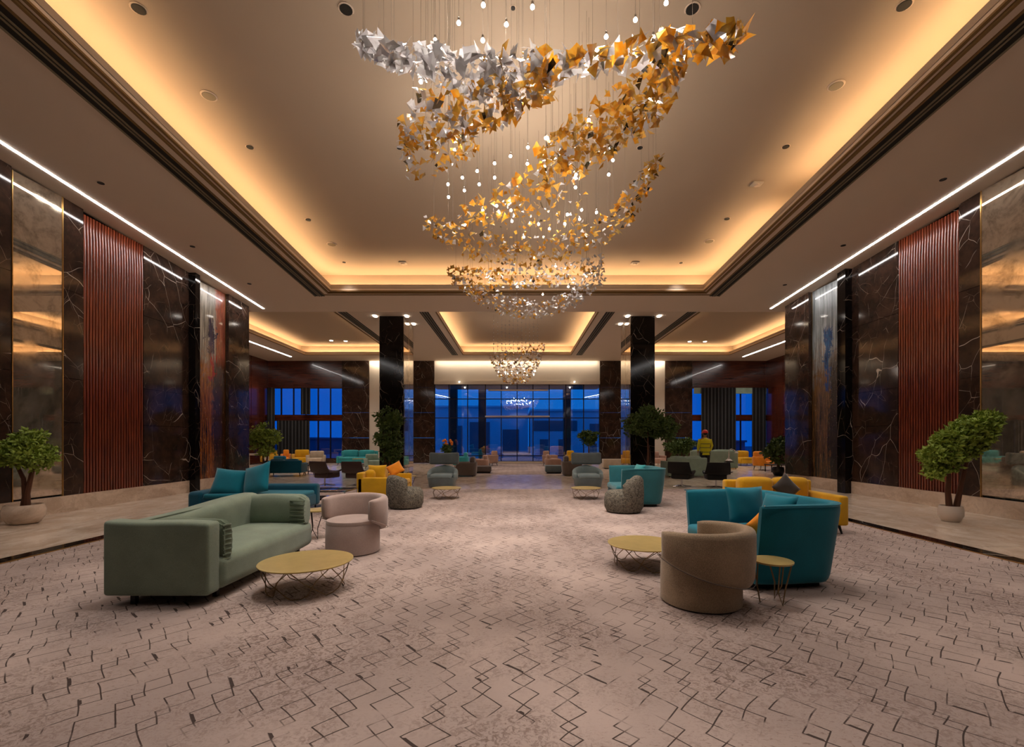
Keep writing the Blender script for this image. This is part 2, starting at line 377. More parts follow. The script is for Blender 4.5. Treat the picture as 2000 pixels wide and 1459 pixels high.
def wallseg(side, a, b, z0, zt=None, z1=None, prot=0., thick=.3):
    X = side*(XW-prot); O = side*(XW+thick)
    za, zb = (S(a)+.02, S(b)+.02) if z1 is None else (z1, z1)
    x0, x1 = min(X, O), max(X, O)
    return [(x0, a, z0), (x1, a, z0), (x1, b, z0), (x0, b, z0), (x0, a, za), (x1, a, za), (x1, b, zb), (x0, b, zb)]
SEG = {-1: dict(m1=(-6, 5.6), mir0=(5.6, 6.4), m2=(6.4, 7.95), mir=(7.95, 8.85), m3=(8.85, 9.27), wood=(9.27, 10.76), m4=(10.76, 12.24), fin=(12.24, 12.42), art=(12.42, 13.75), m5=(13.75, 14.8)),
       1: dict(m1=(-6, 5.2), mir0=(5.2, 6.1), m2=(6.1, 7.35), mir=(7.35, 8.67), m3=(8.67, 9.1), wood=(9.1, 10.55), m4=(10.55, 12.0), fin=(12.0, 12.3), art=(12.3, 13.6), m5=(13.6, 14.8))}
PL = .32
for side in (-1, 1):
    nm = 'left' if side < 0 else 'right'
    wl = st('wall_'+nm, 'tall wall of polished dark brown marble slabs on the %s of the front hall' % ('side by the sage sofa' if side < 0 else 'side by the teal loveseat'))
    MB().hexa(wallseg(side, Y0, Y1, 0, prot=-.12)).build('wall_core', 'marble_black', wl, smooth=False)
    sg = SEG[side]
    MB().hexa(wallseg(side, -6, 14.8, 0, z1=PL, prot=.0, thick=.1)).build('marble_plinth', 'beige', wl, smooth=False)
    for key in ('m1', 'm2', 'm3', 'm4', 'm5'):
        a, b = sg[key]; zs = [PL, 1.75, 2.62, 4.35, None]; pr = .10 if key == 'm5' else -.02
        for z0, z1 in zip(zs, zs[1:]):
            MB().hexa(wallseg(side, a+.003, b-.003, z0+.003, z1=(z1-.003 if z1 else None), prot=pr+random.uniform(-.002, .002), thick=.1)).build('marble_slab', 'marble', wl, smooth=False)
    a, b = sg['wood']
    wd = root('fluted_panel', 'tall fluted red wood panel between marble slabs %s' % ('beside the potted tree with one bare trunk' if side < 0 else 'behind the two-trunked potted tree'), 'wall panel', (side*(XW+.04), (a+b)/2, PL), group=None)
    n = 22
    for i in range(n):
        y0 = a+(b-a)*i/n-(a+b)/2; y1 = y0+(b-a)/n*.62; zt = S(b)-PL
        s_ = MB().rbox(-.03, .03, y0, y1, 0, zt, .010, 2).build('slat', 'wood', wd)
    MB().box(.028, .05, -(b-a)/2, (b-a)/2, 0, zt).build('backing', 'backing', wd, smooth=False) if side > 0 else MB().box(-.05, -.028, -(b-a)/2, (b-a)/2, 0, zt).build('backing', 'backing', wd, smooth=False)
    for key in ('mir', 'mir0'):
        a, b = sg[key]; zt = S(b)-PL
        mr = root('wall_mirror', ('tall brass-edged antique mirror panel behind the %s' % ('round stone pot tree' if side < 0 else 'two-trunked tree')) if key == 'mir' else 'tall brass-edged antique mirror panel at the near end of the %s wall' % nm, 'mirror', (side*(XW+.02), (a+b)/2, PL))
        h = (b-a)/2; MB().box(0, .03*side, -h+.012, h-.012, 0.03, zt).build('mirror_glass', 'mirror', mr, smooth=False)
        for yy in (-h, h-.014): MB().box(-.012*side, .03*side, yy, yy+.014, 0, zt).build('brass_edge', 'gold', mr, smooth=False)
    a, b = sg['fin']
    MB().hexa(wallseg(side, a, b, .0, prot=.16, thick=.1)).build('marble_fin', 'marble_black', wl, smooth=False)
    a, b = sg['art']; zt = S(b)-PL
    ar = root('art_panel', 'tall abstract painted panel with %s streaks' % ('red and rust dripping' if side < 0 else 'pale grey and blue figure'), 'painting', (side*(XW+.0), (a+b)/2, PL))
    MB().box(0, .08*side, -(b-a)/2+.02, (b-a)/2-.02, 0, zt).build('painted_board', 'art_l' if side < 0 else 'art_r', ar, smooth=False)
    for yy in (-(b-a)/2, (b-a)/2-.015): MB().box(-.008*side, .06*side, yy, yy+.015, 0, zt).build('brass_edge', 'gold', ar, smooth=False)
    # return wall beside the rear hall and rear side wall
    MB().box(side*(XW+.1), side*(XS+.3), Y1-.5, Y1, 0, 6.5).build('return_wall', 'veneer', wl, smooth=False)
    ws = st('wall_rear_'+nm, 'red-brown veneered side wall of the rear hall, %s' % ('near the dark teal armchair' if side < 0 else 'near the orange armchairs'))
    MB().box(side*XS, side*(XS+.3), Y1, YB, 0, Z2).build('veneer_panel', 'veneer', ws, smooth=False)
    for k in range(8): MB().box(side*(XS-.03), side*XS, Y1+.05+k*1.62, Y1+1.62+k*1.62, 0.02, Z2-.02).build('veneer_board', 'veneer', ws, smooth=False)
wn = st('wall_near', 'dark wall behind the viewpoint'); MB().box(-XW-.3, XW+.3, Y0-.3, Y0, 0, 7.9).build('wall_face', 'marble', wn, smooth=False)

# ---- ceiling of the front hall (sloping soffit with one deep cove)
RXE, RYN, RYF, UP = 5.5, -4.0, 13.45, .66
ce = st('ceiling', 'grey-brown plaster ceiling with glowing coves', 'ceiling')
def slab(mb, x0, x1, y0, y1, dz0, dz1):
    mb.hexa([(x0, y0, S(y0)+dz0), (x1, y0, S(y0)+dz0), (x1, y1, S(y1)+dz0), (x0, y1, S(y1)+dz0), (x0, y0, S(y0)+dz1), (x1, y0, S(y0)+dz1), (x1, y1, S(y1)+dz1), (x0, y1, S(y1)+dz1)]); return mb
so = MB()
for r in ((-XW-.1, -RXE, Y0, YE), (RXE, XW+.1, Y0, YE), (-RXE, RXE, RYF, YE), (-RXE, RXE, Y0, RYN)): slab(so, *r, 0, .06)
so.build('soffit', 'ceil', ce, smooth=False)
lip = MB()      # fascia lip of the cove
slab(lip, -RXE-.10, -RXE, RYN-.1, RYF+.1, .05, .17); slab(lip, RXE, RXE+.10, RYN-.1, RYF+.1, .05, .17)
slab(lip, -RXE, RXE, RYF, RYF+.1, .05, .17); slab(lip, -RXE, RXE, RYN-.1, RYN, .05, .17)
lip.build('cove_lip', 'upper', ce, smooth=False)
CW = .50
cw = MB()
slab(cw, -RXE-CW-.1, -RXE-CW, RYN-CW, RYF+CW, .05, UP); slab(cw, RXE+CW, RXE+CW+.1, RYN-CW, RYF+CW, .05, UP)
slab(cw, -RXE-CW, RXE+CW, RYF+CW, RYF+CW+.1, .05, UP); slab(cw, -RXE-CW, RXE+CW, RYN-CW-.1, RYN-CW, .05, UP)
cw.build('cove_wall', 'upper', ce, smooth=False)
slab(MB(), -RXE-CW-.1, RXE+CW+.1, RYN-CW-.1, RYF+CW+.1, UP, UP+.1).build('raised_ceiling', 'upper', ce, smooth=False)
MB().box(-XS-.4, XS+.4, YE-.05, YE, S(YE), Z2+.9).build('beam_face', 'ceil', ce, smooth=False)
MB().box(-XS-.4, XS+.4, Y0-.4, YB+.6, 7.9, 8.0).build('light_seal_top', 'ceil', ce, smooth=False)  # unseen outer box, top and sides, added to stop sky light leaking in
for sx in (-1, 1):
    MB().box(sx*(XW+.3), sx*(XW+.4), Y0-.3, YE, 0, 7.95).build('light_seal_side', 'ceil', ce, smooth=False)
    MB().box(sx*(XS+.3), sx*(XS+.4), Y1-.5, YB+.6, 0, 7.95).build('light_seal_side', 'ceil', ce, smooth=False)
# soffit mouldings and air slots, as framed trim round the cove
mo = MB(); 
for off, wd_, h in ((.0, .05, .03), (.12, .04, .045), (.32, .03, .02)):
    a = RXE+off
    slab(mo, -a-wd_, -a, RYN, RYF+off, -h, 0); slab(mo, a, a+wd_, RYN, RYF+off, -h, 0); slab(mo, -a-wd_, a+wd_, RYF+off, RYF+off+wd_, -h, 0)
tag(mo.build('trim_1', 'goldtrim', smooth=False), 'stepped gilt moulding framing the big ceiling cove', 'moulding', kind='structure')
for sx in (-1, 1):
    sl = root('air_slot', 'long black linear air slot beside the big cove on the %s side' % ('sage sofa' if sx < 0 else 'teal loveseat'), 'air vent', (0, 0, 0))
    slab(MB(), sx*(RXE+.36), sx*(RXE+.66), RYN, 13.9, -.006, 0).build('slot_recess', 'dark_slot', sl, smooth=False) if sx > 0 else slab(MB(), -(RXE+.66), -(RXE+.36), RYN, 13.9, -.006, 0).build('slot_recess', 'dark_slot', sl, smooth=False)
    for o_ in (.47, .53, .66):
        x = sx*(RXE+o_); slab(MB(), x-.012, x+.012, RYN, 13.9, -.022, 0).build('slot_blade', 'fin', sl, smooth=False)
# cove light strips
def strip(name, label, group, pts, mat='cove', wdt=.05, hgt=.03):
    mb = MB(); 
    for (x0, x1, y0, y1, sl, z) in pts:
        f = (lambda y: S(y)) if sl else (lambda y: 0)
        mb.hexa([(x0, y0, f(y0)+z), (x1, y0, f(y0)+z), (x1, y1, f(y1)+z), (x0, y1, f(y1)+z), (x0, y0, f(y0)+z+hgt), (x1, y0, f(y0)+z+hgt), (x1, y1, f(y1)+z+hgt), (x0, y1, f(y1)+z+hgt)])
    return tag(mb.build(name, mat, smooth=False), label, 'light strip', group)
strip('cove_strip', 'warm light strip hidden in the big cove on the sage sofa side', None, [(-RXE-.33, -RXE-.27, .5, RYF+.2, 1, .07)])
strip('cove_strip', 'warm light strip hidden in the big cove on the teal loveseat side, with a gap', None, [(RXE+.27, RXE+.33, .5, 9.2, 1, .07), (RXE+.27, RXE+.33, 10.2, RYF+.2, 1, .07)])
strip('cove_strip', 'warm light strip hidden in the far edge of the big cove', None, [(-RXE-.2, RXE+.2, RYF+.26, RYF+.32, 1, .07)])
for sx in (-1, 1):
    strip('line_light', 'long white recessed line of light in the ceiling above the %s wall' % ('red and rust painting' if sx < 0 else 'blue figure painting'), None, [(sx*8.34-.024, sx*8.34+.024, -3, 14.98, 1, -.008)], 'line', hgt=.01)
# ---- rear hall ceiling, flat with three coves
def rear_recess(x0, x1, y0, y1, nm, lab):
    r = .42; u = .55
    c = MB(); t_ = .1
    c.box(x0-t_, x0, y0-t_, y1+t_, Z2+.05, Z2+.15); c.box(x1, x1+t_, y0-t_, y1+t_, Z2+.05, Z2+.15); c.box(x0, x1, y1, y1+t_, Z2+.05, Z2+.15); c.box(x0, x1, y0-t_, y0, Z2+.05, Z2+.15)
    c.box(x0-r-.1, x0-r, y0-r, y1+r, Z2+.02, Z2+u); c.box(x1+r, x1+r+.1, y0-r, y1+r, Z2+.02, Z2+u); c.box(x0-r, x1+r, y1+r, y1+r+.1, Z2+.02, Z2+u); c.box(x0-r, x1+r, y0-r-.1, y0-r, Z2+.02, Z2+u)
    c.box(x0-r-.1, x1+r+.1, y0-r-.1, y1+r+.1, Z2+u, Z2+u+.1)
    c.build('cove_box', 'upper', ce, smooth=False)
    strip('cove_strip', 'warm light strip hidden in the '+lab, None, [(x0-.28, x0-.22, y0, y1, 0, Z2+.07), (x1+.22, x1+.28, y0, y1, 0, Z2+.07), (x0, x1, y1+.22, y1+.28, 0, Z2+.07)])
    m_ = MB(); m_.box(x0-.05, x0, y0, y1, Z2-.03, Z2); m_.box(x1, x1+.05, y0, y1, Z2-.03, Z2); m_.box(x0-.05, x1+.05, y1, y1+.05, Z2-.03, Z2)
    tag(m_.build(nm, 'goldtrim', smooth=False), 'slim gilt moulding round the '+lab, 'moulding', kind='structure')
RC = [(-12.05, -6.95), (-3.05, 3.05), (6.95, 12.05)]; RY0, RY1 = 16.0, 25.9
rear_recess(*RC[0], RY0, RY1, 'trim_2', 'rear cove by the red-brown window wall with green trees')
rear_recess(*RC[1], RY0, RY1, 'trim_3', 'middle rear cove above the small chandelier')
rear_recess(*RC[2], RY0, RY1, 'trim_4', 'rear cove above the person in the yellow vest')
c = MB(); xs = [-XS-.3]+[v for r in RC for v in r]+[XS+.3]
for a, b in zip(xs[0::2], xs[1::2]): c.box(a, b, YE, YB+.3, Z2, Z2+.06)
for a, b in RC: c.box(a, b, YE, RY0, Z2, Z2+.06); c.box(a, b, RY1, YB+.3, Z2, Z2+.06)
c.build('rear_soffit', 'ceil', ce, smooth=False)
for x0, lab in ((-6.82, 'outer side of the pillar by the tall dark tree'), (-3.72, 'along the middle cove, sage sofa side'), (3.38, 'along the middle cove, teal loveseat side'), (6.48, 'outer side of the pillar by the round tree')):
    sl = root('air_slot', 'black air slot in rear ceiling, '+lab, 'air vent')
    MB().box(x0, x0+.34, 16, 26.1, Z2-.006, Z2).build('slot_recess', 'dark_slot', sl, smooth=False)
    for k in range(3): MB().box(x0+.06+k*.1, x0+.085+k*.1, 16, 26.1, Z2-.02, Z2).build('slot_blade', 'fin', sl, smooth=False)
for sx in (-1, 1): strip('line_light', 'short white line of light in the rear ceiling over the %s' % ('dark teal armchair' if sx < 0 else 'orange armchairs'), None, [(sx*13.2-.04, sx*13.2+.04, 17, 26.6, 0, Z2-.008)], 'line', hgt=.01)

# ---- back wall with glazing
wb = st('wall_back', 'far wall with marble piers, pale lit panels and blue dusk glazing')
X = lambda px: WX(px, YB)
def bw(x0, x1, z0, z1, mat, name, y=0., th=.3): return MB().box(x0, x1, YB-y, YB+th, z0, z1).build(name, mat, wb, smooth=False)
for s_ in (-1, 1):
    for (a, b, m, n_) in ((5.08, 6.9, 'marble', 'marble_slab'), (6.9, 9.08, 'white', 'pale_panel'), (9.08, 10.75, 'marble', 'marble_slab')):
        if m == 'marble':
            for z0, z1 in ((0, 1.55), (1.55, 3.1), (3.1, 4.65), (4.65, Z2)): bw(s_*(a+.004), s_*(b-.004), z0+.004, z1-.004, m, n_, .05)
        else:
            for z0, z1 in ((0, 3.1), (3.1, Z2)): bw(s_*a, s_*b, z0+.004, z1-.004, m, n_, 0)
    bw(s_*10.75, s_*XS, 4.62, Z2, 'veneer', 'veneer_band'); bw(s_*10.75, s_*XS, 0, .28, 'marble', 'low_sill')
    bw(s_*10.75, s_*XS, 2.62, 2.95, 'veneer', 'mid_beam', .05)
bw(-5.08, 5.08, 4.86, Z2, 'white', 'bulkhead', .0); bw(-5.08, 5.08, 4.84, 5.05, 'white', 'bulkhead_edge', .08)
bw(-5.08, 5.08, 0, .10, 'white', 'sill_step', .1)
def window(n, x0, x1, z0, z1, cols, rows, mat, label, fr='frame', th=.05, y=0.12):
    wr = root('window_%d' % n, label, 'window', ((x0+x1)/2, YB+y, z0), kind='structure'); w_ = (x1-x0)/2; h = z1-z0
    xs = [-w_+2*w_*i/cols for i in range(cols+1)] if isinstance(cols, int) else [c_-(x0+x1)/2 for c_ in cols]
    for x in xs: MB().box(x-th/2, x+th/2, -.06, .06, 0, h).build('mullion', fr, wr, smooth=False)
    zs = [h*i/rows for i in range(rows+1)] if isinstance(rows, int) else [r-z0 for r in rows]
    for z in zs: MB().box(-w_, w_, -.05, .05, max(0, z-th/2), min(h, z+th/2)).build('transom', fr, wr, smooth=False)
    for a, b in zip(xs, xs[1:]):
        for c_, d in zip(zs, zs[1:]):
            MB().box(a+th/2, b-th/2, -.008, .008, c_+th/2, d-th/2).build('pane', mat, wr, smooth=False)
    return wr
cxs = [-5.08, -4.2, -3.05, -1.95, -.98, 0, .98, 1.98, 3.0, 4.1, 5.08]
w1 = window(1, -5.08, 5.08, .1, 4.86, cxs, [.1, .45, 2.78, 3.95, 4.86], 'pane', 'wide entrance glazing in the far wall with blue dusk outside')
for z_, a, b in ((2.86, -1.97, 2.0), (4.47, -1.78, 1.9)):
    MB().rbox(a, b, -.16, -.08, z_-.1-.04, z_-.1+.05, .02, 2).build('pale_rail', 'white', w1)
window(2, -XS, -10.75, .28, 2.62, 6, 1, 'pane_dark', 'lower window band of the far wall by the dark teal armchair')
window(3, -XS, -10.75, 2.95, 4.62, 6, 1, 'pane_dark', 'upper window band of the far wall by the dark teal armchair')
window(4, 10.75, XS, .28, 2.62, 6, 1, 'pane_dark', 'lower window band of the far wall behind the orange armchairs')
window(5, 10.75, XS, 2.95, 4.62, 6, 1, 'pane_dark', 'upper window band of the far wall behind the orange armchairs')
def drape(x0, x1, lab, y=27.7, z0=.02, z1=4.6, mat='added_drape'):  # added drapes stand in for dark stretches of window glass
    n = max(8, int((x1-x0)*16)); f = []; b = []
    ring = [(x0+(x1-x0)*i/n, y+.05*math.sin(i*1.9)) for i in range(n+1)]
    mb = MB(); mb.loft([[(x, yy, z) for x, yy in ring]+[(x, yy+.02, z) for x, yy in ring[::-1]] for z in (z0, z1)])
    tag(mb.build('added_drape', mat), lab, 'added_drape')
drape(-15.2, -14.75, 'narrow dark drape added to darken the window edge behind the golden armchairs')
drape(-14.6, -12.6, 'wide dark drape added to darken the lower window by the golden armchairs', z1=2.6)
drape(-13.15, -12.55, 'dark drape added to darken the middle of the upper window band', z0=2.97)
drape(11.2, 13.3, 'broad dark drape added to darken the window behind the person in yellow vest')
drape(14.3, 15.1, 'dark drape added to darken the far corner window behind the orange armchairs')
tag(MB().box(10.8, 15.2, 27.78, 27.86, 4.25, 4.6).build('blind_box', 'mint'), 'pale rolled blind box above the window by the orange armchairs', 'blind')

# ---- pillars
for sx in (-1, 1):
    pr = st('pillar_'+('left' if sx < 0 else 'right'), 'square black marble pillar with mirrored sides, %s' % ('behind the yellow sofa arm and tall dark tree' if sx < 0 else 'behind the round-crowned tree'), 'pillar')
    a, b = 4.46, 5.42
    zs = [0, 1.6, 3.15, 4.7, Z2]
    for z0, z1 in zip(zs, zs[1:]):
        MB().box(sx*(a+.012), sx*(b-.012), 17.9, 18.4, z0+.003, z1-.003).build('marble_slab', 'marble_black', pr, smooth=False)
    MB().box(sx*(a+.03), sx*(b-.03), 18.3, 19.58, 0, Z2).build('pillar_core', 'marble_black', pr, smooth=False)
    for y0, y1 in ((17.94, 18.74), (18.78, 19.58)):
        for xx in (a, b-.03):
            MB().box(sx*xx, sx*(xx+.03), y0, y1, .1, Z2-.02).build('mirror_sheet', 'mirror', pr, smooth=False)
    for xx in (a, b-.03):
        MB().box(sx*xx, sx*(xx+.03), 18.74, 18.78, 0, Z2-.02).build('brass_edge', 'gold', pr, smooth=False)
    for xx in (a-.22, b+.06):
        for y0 in (17.75, 18.95):
            lab = 'small white ceiling wash light at the %s %s corner of the %s pillar' % ('near' if y0 < 18 else 'far', 'aisle-side' if xx == a-.22 else 'outer', 'tall dark tree' if sx < 0 else 'round tree')
            o = MB().box(sx*(xx+.03), sx*(xx+.15), y0, y0+.22, Z2-.03, Z2-.001).build('wash_light', 'wash', smooth=False); tag(o, lab, 'ceiling light', 'wash lights beside the pillars')

# ---- outside
gr = st('ground', 'dusky paving outside the glazing', 'ground'); MB().box(-60, 60, YB+.35, 110, -.3, -.05).build('paving', 'ext_d', gr, smooth=False)
def bld(x0, x1, y0, y1, z, lab, mat='ext', wins=()):
    b = root('building', lab, 'building', ((x0+x1)/2, y0, 0)); w_ = (x1-x0)/2
    MB().box(-w_, w_, 0, y1-y0, -.05, z).build('wall', mat, b, smooth=False)
    MB().box(-w_-.15, w_+.15, -.15, y1-y0+.15, z, z+.2).build('roof', mat, b, smooth=False)
    for (a, c_, d, e) in wins: MB().box(a-(x0+x1)/2, c_-(x0+x1)/2, -.04, .0, d, e).build('window', 'ext_d', b, smooth=False)
bld(-9, 1.2, 50, 58, 5.0, 'low blue-lit building seen through the entrance glass, window side', wins=[(-7, -6, 0, 3), (-5.2, -3, 0, 3.4), (-1.6, .2, 0, 2.6)])
bld(1.4, 9.5, 44, 54, 4.2, 'two-storey pale building with a dark window strip outside the entrance', wins=[(1.6, 5.8, 2.3, 3.3), (2.2, 3.0, 0, 1.5), (4.0, 4.9, 0, 1.5), (7.0, 7.9, 1.9, 3.0), (7.0, 7.7, .2, 1.1)])
bld(-34, -20, 46, 54, 1.5, 'long dark building outside the window near the golden armchairs', 'ext_d')
bld(15, 24, 48, 56, 1.2, 'dark building outside the window behind the orange armchairs', 'ext_d')
cn = st('roof_canopy', 'flat canopy outside above the entrance glazing', 'canopy'); MB().box(-5.3, 5.3, YB+.33, YB+2.4, 4.79, 4.95).build('canopy_slab', 'ceil', cn, smooth=False)
for i, (x, z) in enumerate(((-4.3, 5.2), (3.4, 4.9), (-2.4, 5.2))):
    tag(MB().box(x-.25, x+.25, 30.6+i*.3, 31.1+i*.3, -.05, z).build('outdoor_post', 'ext_d', smooth=False), ['thick dark post outside the glass nearest the flower plant', 'thick dark post outside the glass nearest the far dark plant', 'dark post outside the glass between flower plant and door rail'][i], 'post')

# ================================================================== LIGHTS (downlights and added fill spots)
def spot(x, y, z, e=1.0, ang=104, rad=.05, c=SPOT_C):
    l = bpy.data.lights.new('downlight_or_fill_beam', 'SPOT'); l.energy = SPOT_W*e; l.color = c; l.spot_size = math.radians(ang); l.spot_blend = .7; l.shadow_soft_size = rad
    o = bpy.data.objects.new('downlight_or_fill_beam', l); C.objects.link(o); o.location = (x, y, z); return o
DLL = iter(['dark round downlight over the mirror by the round stone pot tree', 'dark round downlight above the marble slabs beyond the wood panel, sage side', 'dark round downlight above the end of the warm painting wall', 'dark round downlight over the two-trunked tree wall', 'dark round downlight above the marble slabs beyond the wood panel, teal side', 'dark round downlight above the end of the cool painting wall', 'large dark downlight at the top corner of the photo, sage side', 'large dark downlight just beside the white end of the chandelier', 'large dark downlight just above the amber end of the chandelier', 'large dark downlight at the top corner of the photo, teal side', 'dark downlight midway along the bright cove, sage side', 'dark downlight midway along the bright cove, teal side', 'dark downlight third along the bright cove, sage side', 'dark downlight third along the bright cove, teal side', 'smallest dark downlight close to the far cove corner, sage side', 'smallest dark downlight close to the far cove corner, teal side', 'dark downlight beside the white-amber fringe of the chandelier', 'dark downlight beside the amber ribbon of the chandelier', 'tiny dark downlight at the top middle among the chandelier wires', 'lit downlight in the rear cove, outer one, sage side', 'lit downlight in the rear cove nearer the tall dark tree pillar', 'lit downlight in the rear cove nearer the round tree pillar', 'lit downlight in the rear cove, outer one, teal side'])
def downlight(px, py, zone, r=.055, lit=None, beam=1.0):
    # zone: 's' front soffit, 'u' raised ceiling, 'r' rear raised ceiling
    k = (HY-py)/F
    if zone == 's': d = (6.69-CZ)/(k+.064); z = S(d)
    elif zone == 'u': d = (6.69+UP-CZ)/(k+.064); z = S(d)+UP
    else: z = Z2+.55; d = (z-CZ)/k
    x = WX(px, d)
    o = MB().lathe([(r, -.012), (r, 0)], n=16); 
    rt = root('downlight', '', 'downlight', (x, d, z), group='recessed ceiling downlights')
    MB().lathe([(r*1.25, -.004), (r*1.25, .0)], n=18).build('trim_ring', 'ceil', rt); o.bm.free()
    MB().lathe([(r, -.012), (r*.9, -.013), (r, -.003)], n=16).build('lamp_face', lit or 'dark_slot', rt)
    rt['label'] = next(DLL)
    if beam: spot(x, d, z-.05, beam*(.6 if zone == 'u' and abs(x) > 3 else 1), 78 if zone == 'u' and abs(x) > 3 else 104)
for px, py in ((197, 357), (376, 481), (487, 554), (1842, 350), (1647, 479), (1533, 556)): downlight(px, py, 's', beam=.55)
for px, py, r in ((271, 17, .08), (676, 18, .08), (1352, 17, .08), (1766, 10, .08), (488, 287, .06), (1535, 286, .06), (602, 429, .06), (1420, 427, .06), (672, 512, .05), (1330, 513, .05), (780, 288, .05), (1250, 288, .05), (1002, 15, .03)): downlight(px, py, 'u', r, beam=1.0)
for px, py in ((647, 665), (675, 666), (1347, 667), (1377, 667)): downlight(px, py, 'r', .09, 'down', beam=1.5)
for x, y, e in ((-7.2, 3.4, .45), (7.2, 3.4, .45), (-2.0, 2.0, .7), (2.0, 2.0, .7)): spot(x, y, S(y)-.05 if abs(x) > 5.5 else S(y)+UP-.05, e, 90)  # fill spots without fixtures, over the near floor and sides
for x, y, e in ((-4.2, 21.5, 1.0), (4.2, 21.5, 1.0), (-9.5, 20.5, 1.1), (9.5, 20.5, 1.1), (0, 22, 1), (-14, 22, .8), (14, 22, .8), (-14, 26, .8), (13.8, 26, .5), (-4, 25.5, .7), (4, 25.5, .7), (0, 16.5, .7)): spot(x, y, Z2-.06, e*1.7)  # fill spots without fixtures, added to lighten the rear hall
def slot_lamp(x, y, z, lx, ly, e, c=(1, .86, .68), rx=0):      # slot lamps in the ceiling that wash the far wall
    l = bpy.data.lights.new('slot_lamp', 'AREA'); l.shape = 'RECTANGLE'; l.size = lx; l.size_y = ly; l.energy = e; l.color = c
    o = bpy.data.objects.new('slot_lamp', l); C.objects.link(o); o.location = (x, y, z); o.rotation_euler = (rx, 0, 0)
slot_lamp(0, YB-.22, Z2-.01, 10, .1, 70, rx=.35)
for x in (-8, 8): slot_lamp(x, YB-.22, Z2-.01, 2.1, .1, 30, rx=.35)
for i, (px, py) in enumerate(((908, 757), (990, 757), (1113, 757), (897, 746), (1122, 746))):
    y = YB+.9 if py > 750 else YB-.3; tag(MB().ball((WX(px, y), y, WZ(py, y)), .05, sub=1).build('entrance_lamp', 'down'), ['tiny bright lamp behind the entrance glass, sage side', 'tiny bright lamp behind the entrance glass below the small chandelier', 'tiny bright lamp behind the entrance glass, teal side', 'tiny bright lamp on the pale bulkhead, sage side', 'tiny bright lamp on the pale bulkhead, teal side'][i], 'lamp')
for x, y, e in ((-1.6, 4.6, 1.0), (-.3, 5.0, 1.0), (1.0, 4.9, 1.0), (2.0, 4.8, .8), (.3, 7.4, 1.0), (-1.1, 8.2, .8), (1.4, 8.0, .8), (-.5, 10.8, 1), (.9, 10.9, 1)): spot(x, y, S(y)+UP-.06, e*3.5, 74, .28)  # extra spots above the chandelier, added to brighten its glass
# ceiling devices
def on_upper(px, py):
    d = (6.69+UP-CZ)/((HY-py)/F+.064); return WX(px, d), d, S(d)+UP
for px, py, r, lab in ((408, 187, .11, 'round ceiling speaker in the raised ceiling, window-wall side'), (1633, 167, .11, 'round ceiling speaker in the raised ceiling above the teal side'), (648, 477, .12, 'flat round speaker near the far cove, sage sofa side'), (1385, 471, .12, 'flat round speaker near the far cove, teal side')):
    x, y, z = on_upper(px, py); rt = root('ceiling_speaker', lab, 'speaker', (x, y, z))
    MB().lathe([(r, -.012), (r*1.1, -.004), (r*1.1, 0)], n=20).build('rim', 'ceil', rt); MB().lathe([(r*.86, -.016), (r*.9, -.01)], n=20).build('grille', 'fin', rt)
for px, py, lab in ((1478, 358, 'pale square smoke detector on the raised ceiling'), (787, 513, 'small twin detector near the far cove, sage side'), (1240, 513, 'small twin detector near the far cove, teal side')):
    x, y, z = on_upper(px, py); rt = root('smoke_detector', lab, 'smoke detector', (x, y, z))
    MB().rbox(-.11, .11, -.09, .09, -.03, 0, .01, 2).build('housing', 'white', rt); MB().lathe([(.05, -.055), (.06, -.03)], n=16).build('sensor_cap', 'ceil', rt)
# ================================================================== FURNITURE
def arc_shell(mb, a0, a1, rin, rout, zb, zt, n=26, sx=1, sy=1, flare=0., round_=.5):
    # upright wall swept round the back (+Y is angle 0), rounded section
    rings = []
    for i in range(n+1):
        t = i/n; a = a0+(a1-a0)*t; e = min(t, 1-t)*n
        k = {0: .35, 1: .85}.get(int(round(e)), 1) if e < 1.5 else 1
        b, tp = zb(a), zt(a); rm = (rin+rout)/2; hw = (rout-rin)/2*k; hz = (tp-b)/2*(1-(1-k)*.10); zc = (b+tp)/2; r = []
        for j in range(16):
            q = 2*PI*j/16; cx_ = math.copysign(abs(math.cos(q))**round_, math.cos(q)); cz_ = math.copysign(abs(math.sin(q))**.28, math.sin(q))
            z = zc+hz*cz_; rr = rm+hw*cx_*(1-.25*abs(cz_)**6)+flare*(z-b)
            r.append((rr*sx*math.sin(a), rr*sy*math.cos(a), z))
        rings.append(r)
    return mb.loft(rings)
def path_shell(mb, pts, zb, zt, th, flare, rs=.5):
    # pts: list of (x, y, nx, ny, scale) outline with outward normals
    rings = []
    for i, (x, y, nx, ny) in enumerate(pts):
        k = .4 if i in (0, len(pts)-1) else (.85 if i in (1, len(pts)-2) else 1)
        r = []
        for j in range(16):
            q = 2*PI*j/16; cx_ = math.copysign(abs(math.cos(q))**rs, math.cos(q)); cz_ = math.copysign(abs(math.sin(q))**.25, math.sin(q))
            z = (zb+zt)/2+(zt-zb)/2*cz_*(1-(1-k)*.05); o = th/2*cx_*k+flare*(z-zb)
            r.append((x+nx*o, y+ny*o, z))
        rings.append(r)
    return mb.loft(rings)
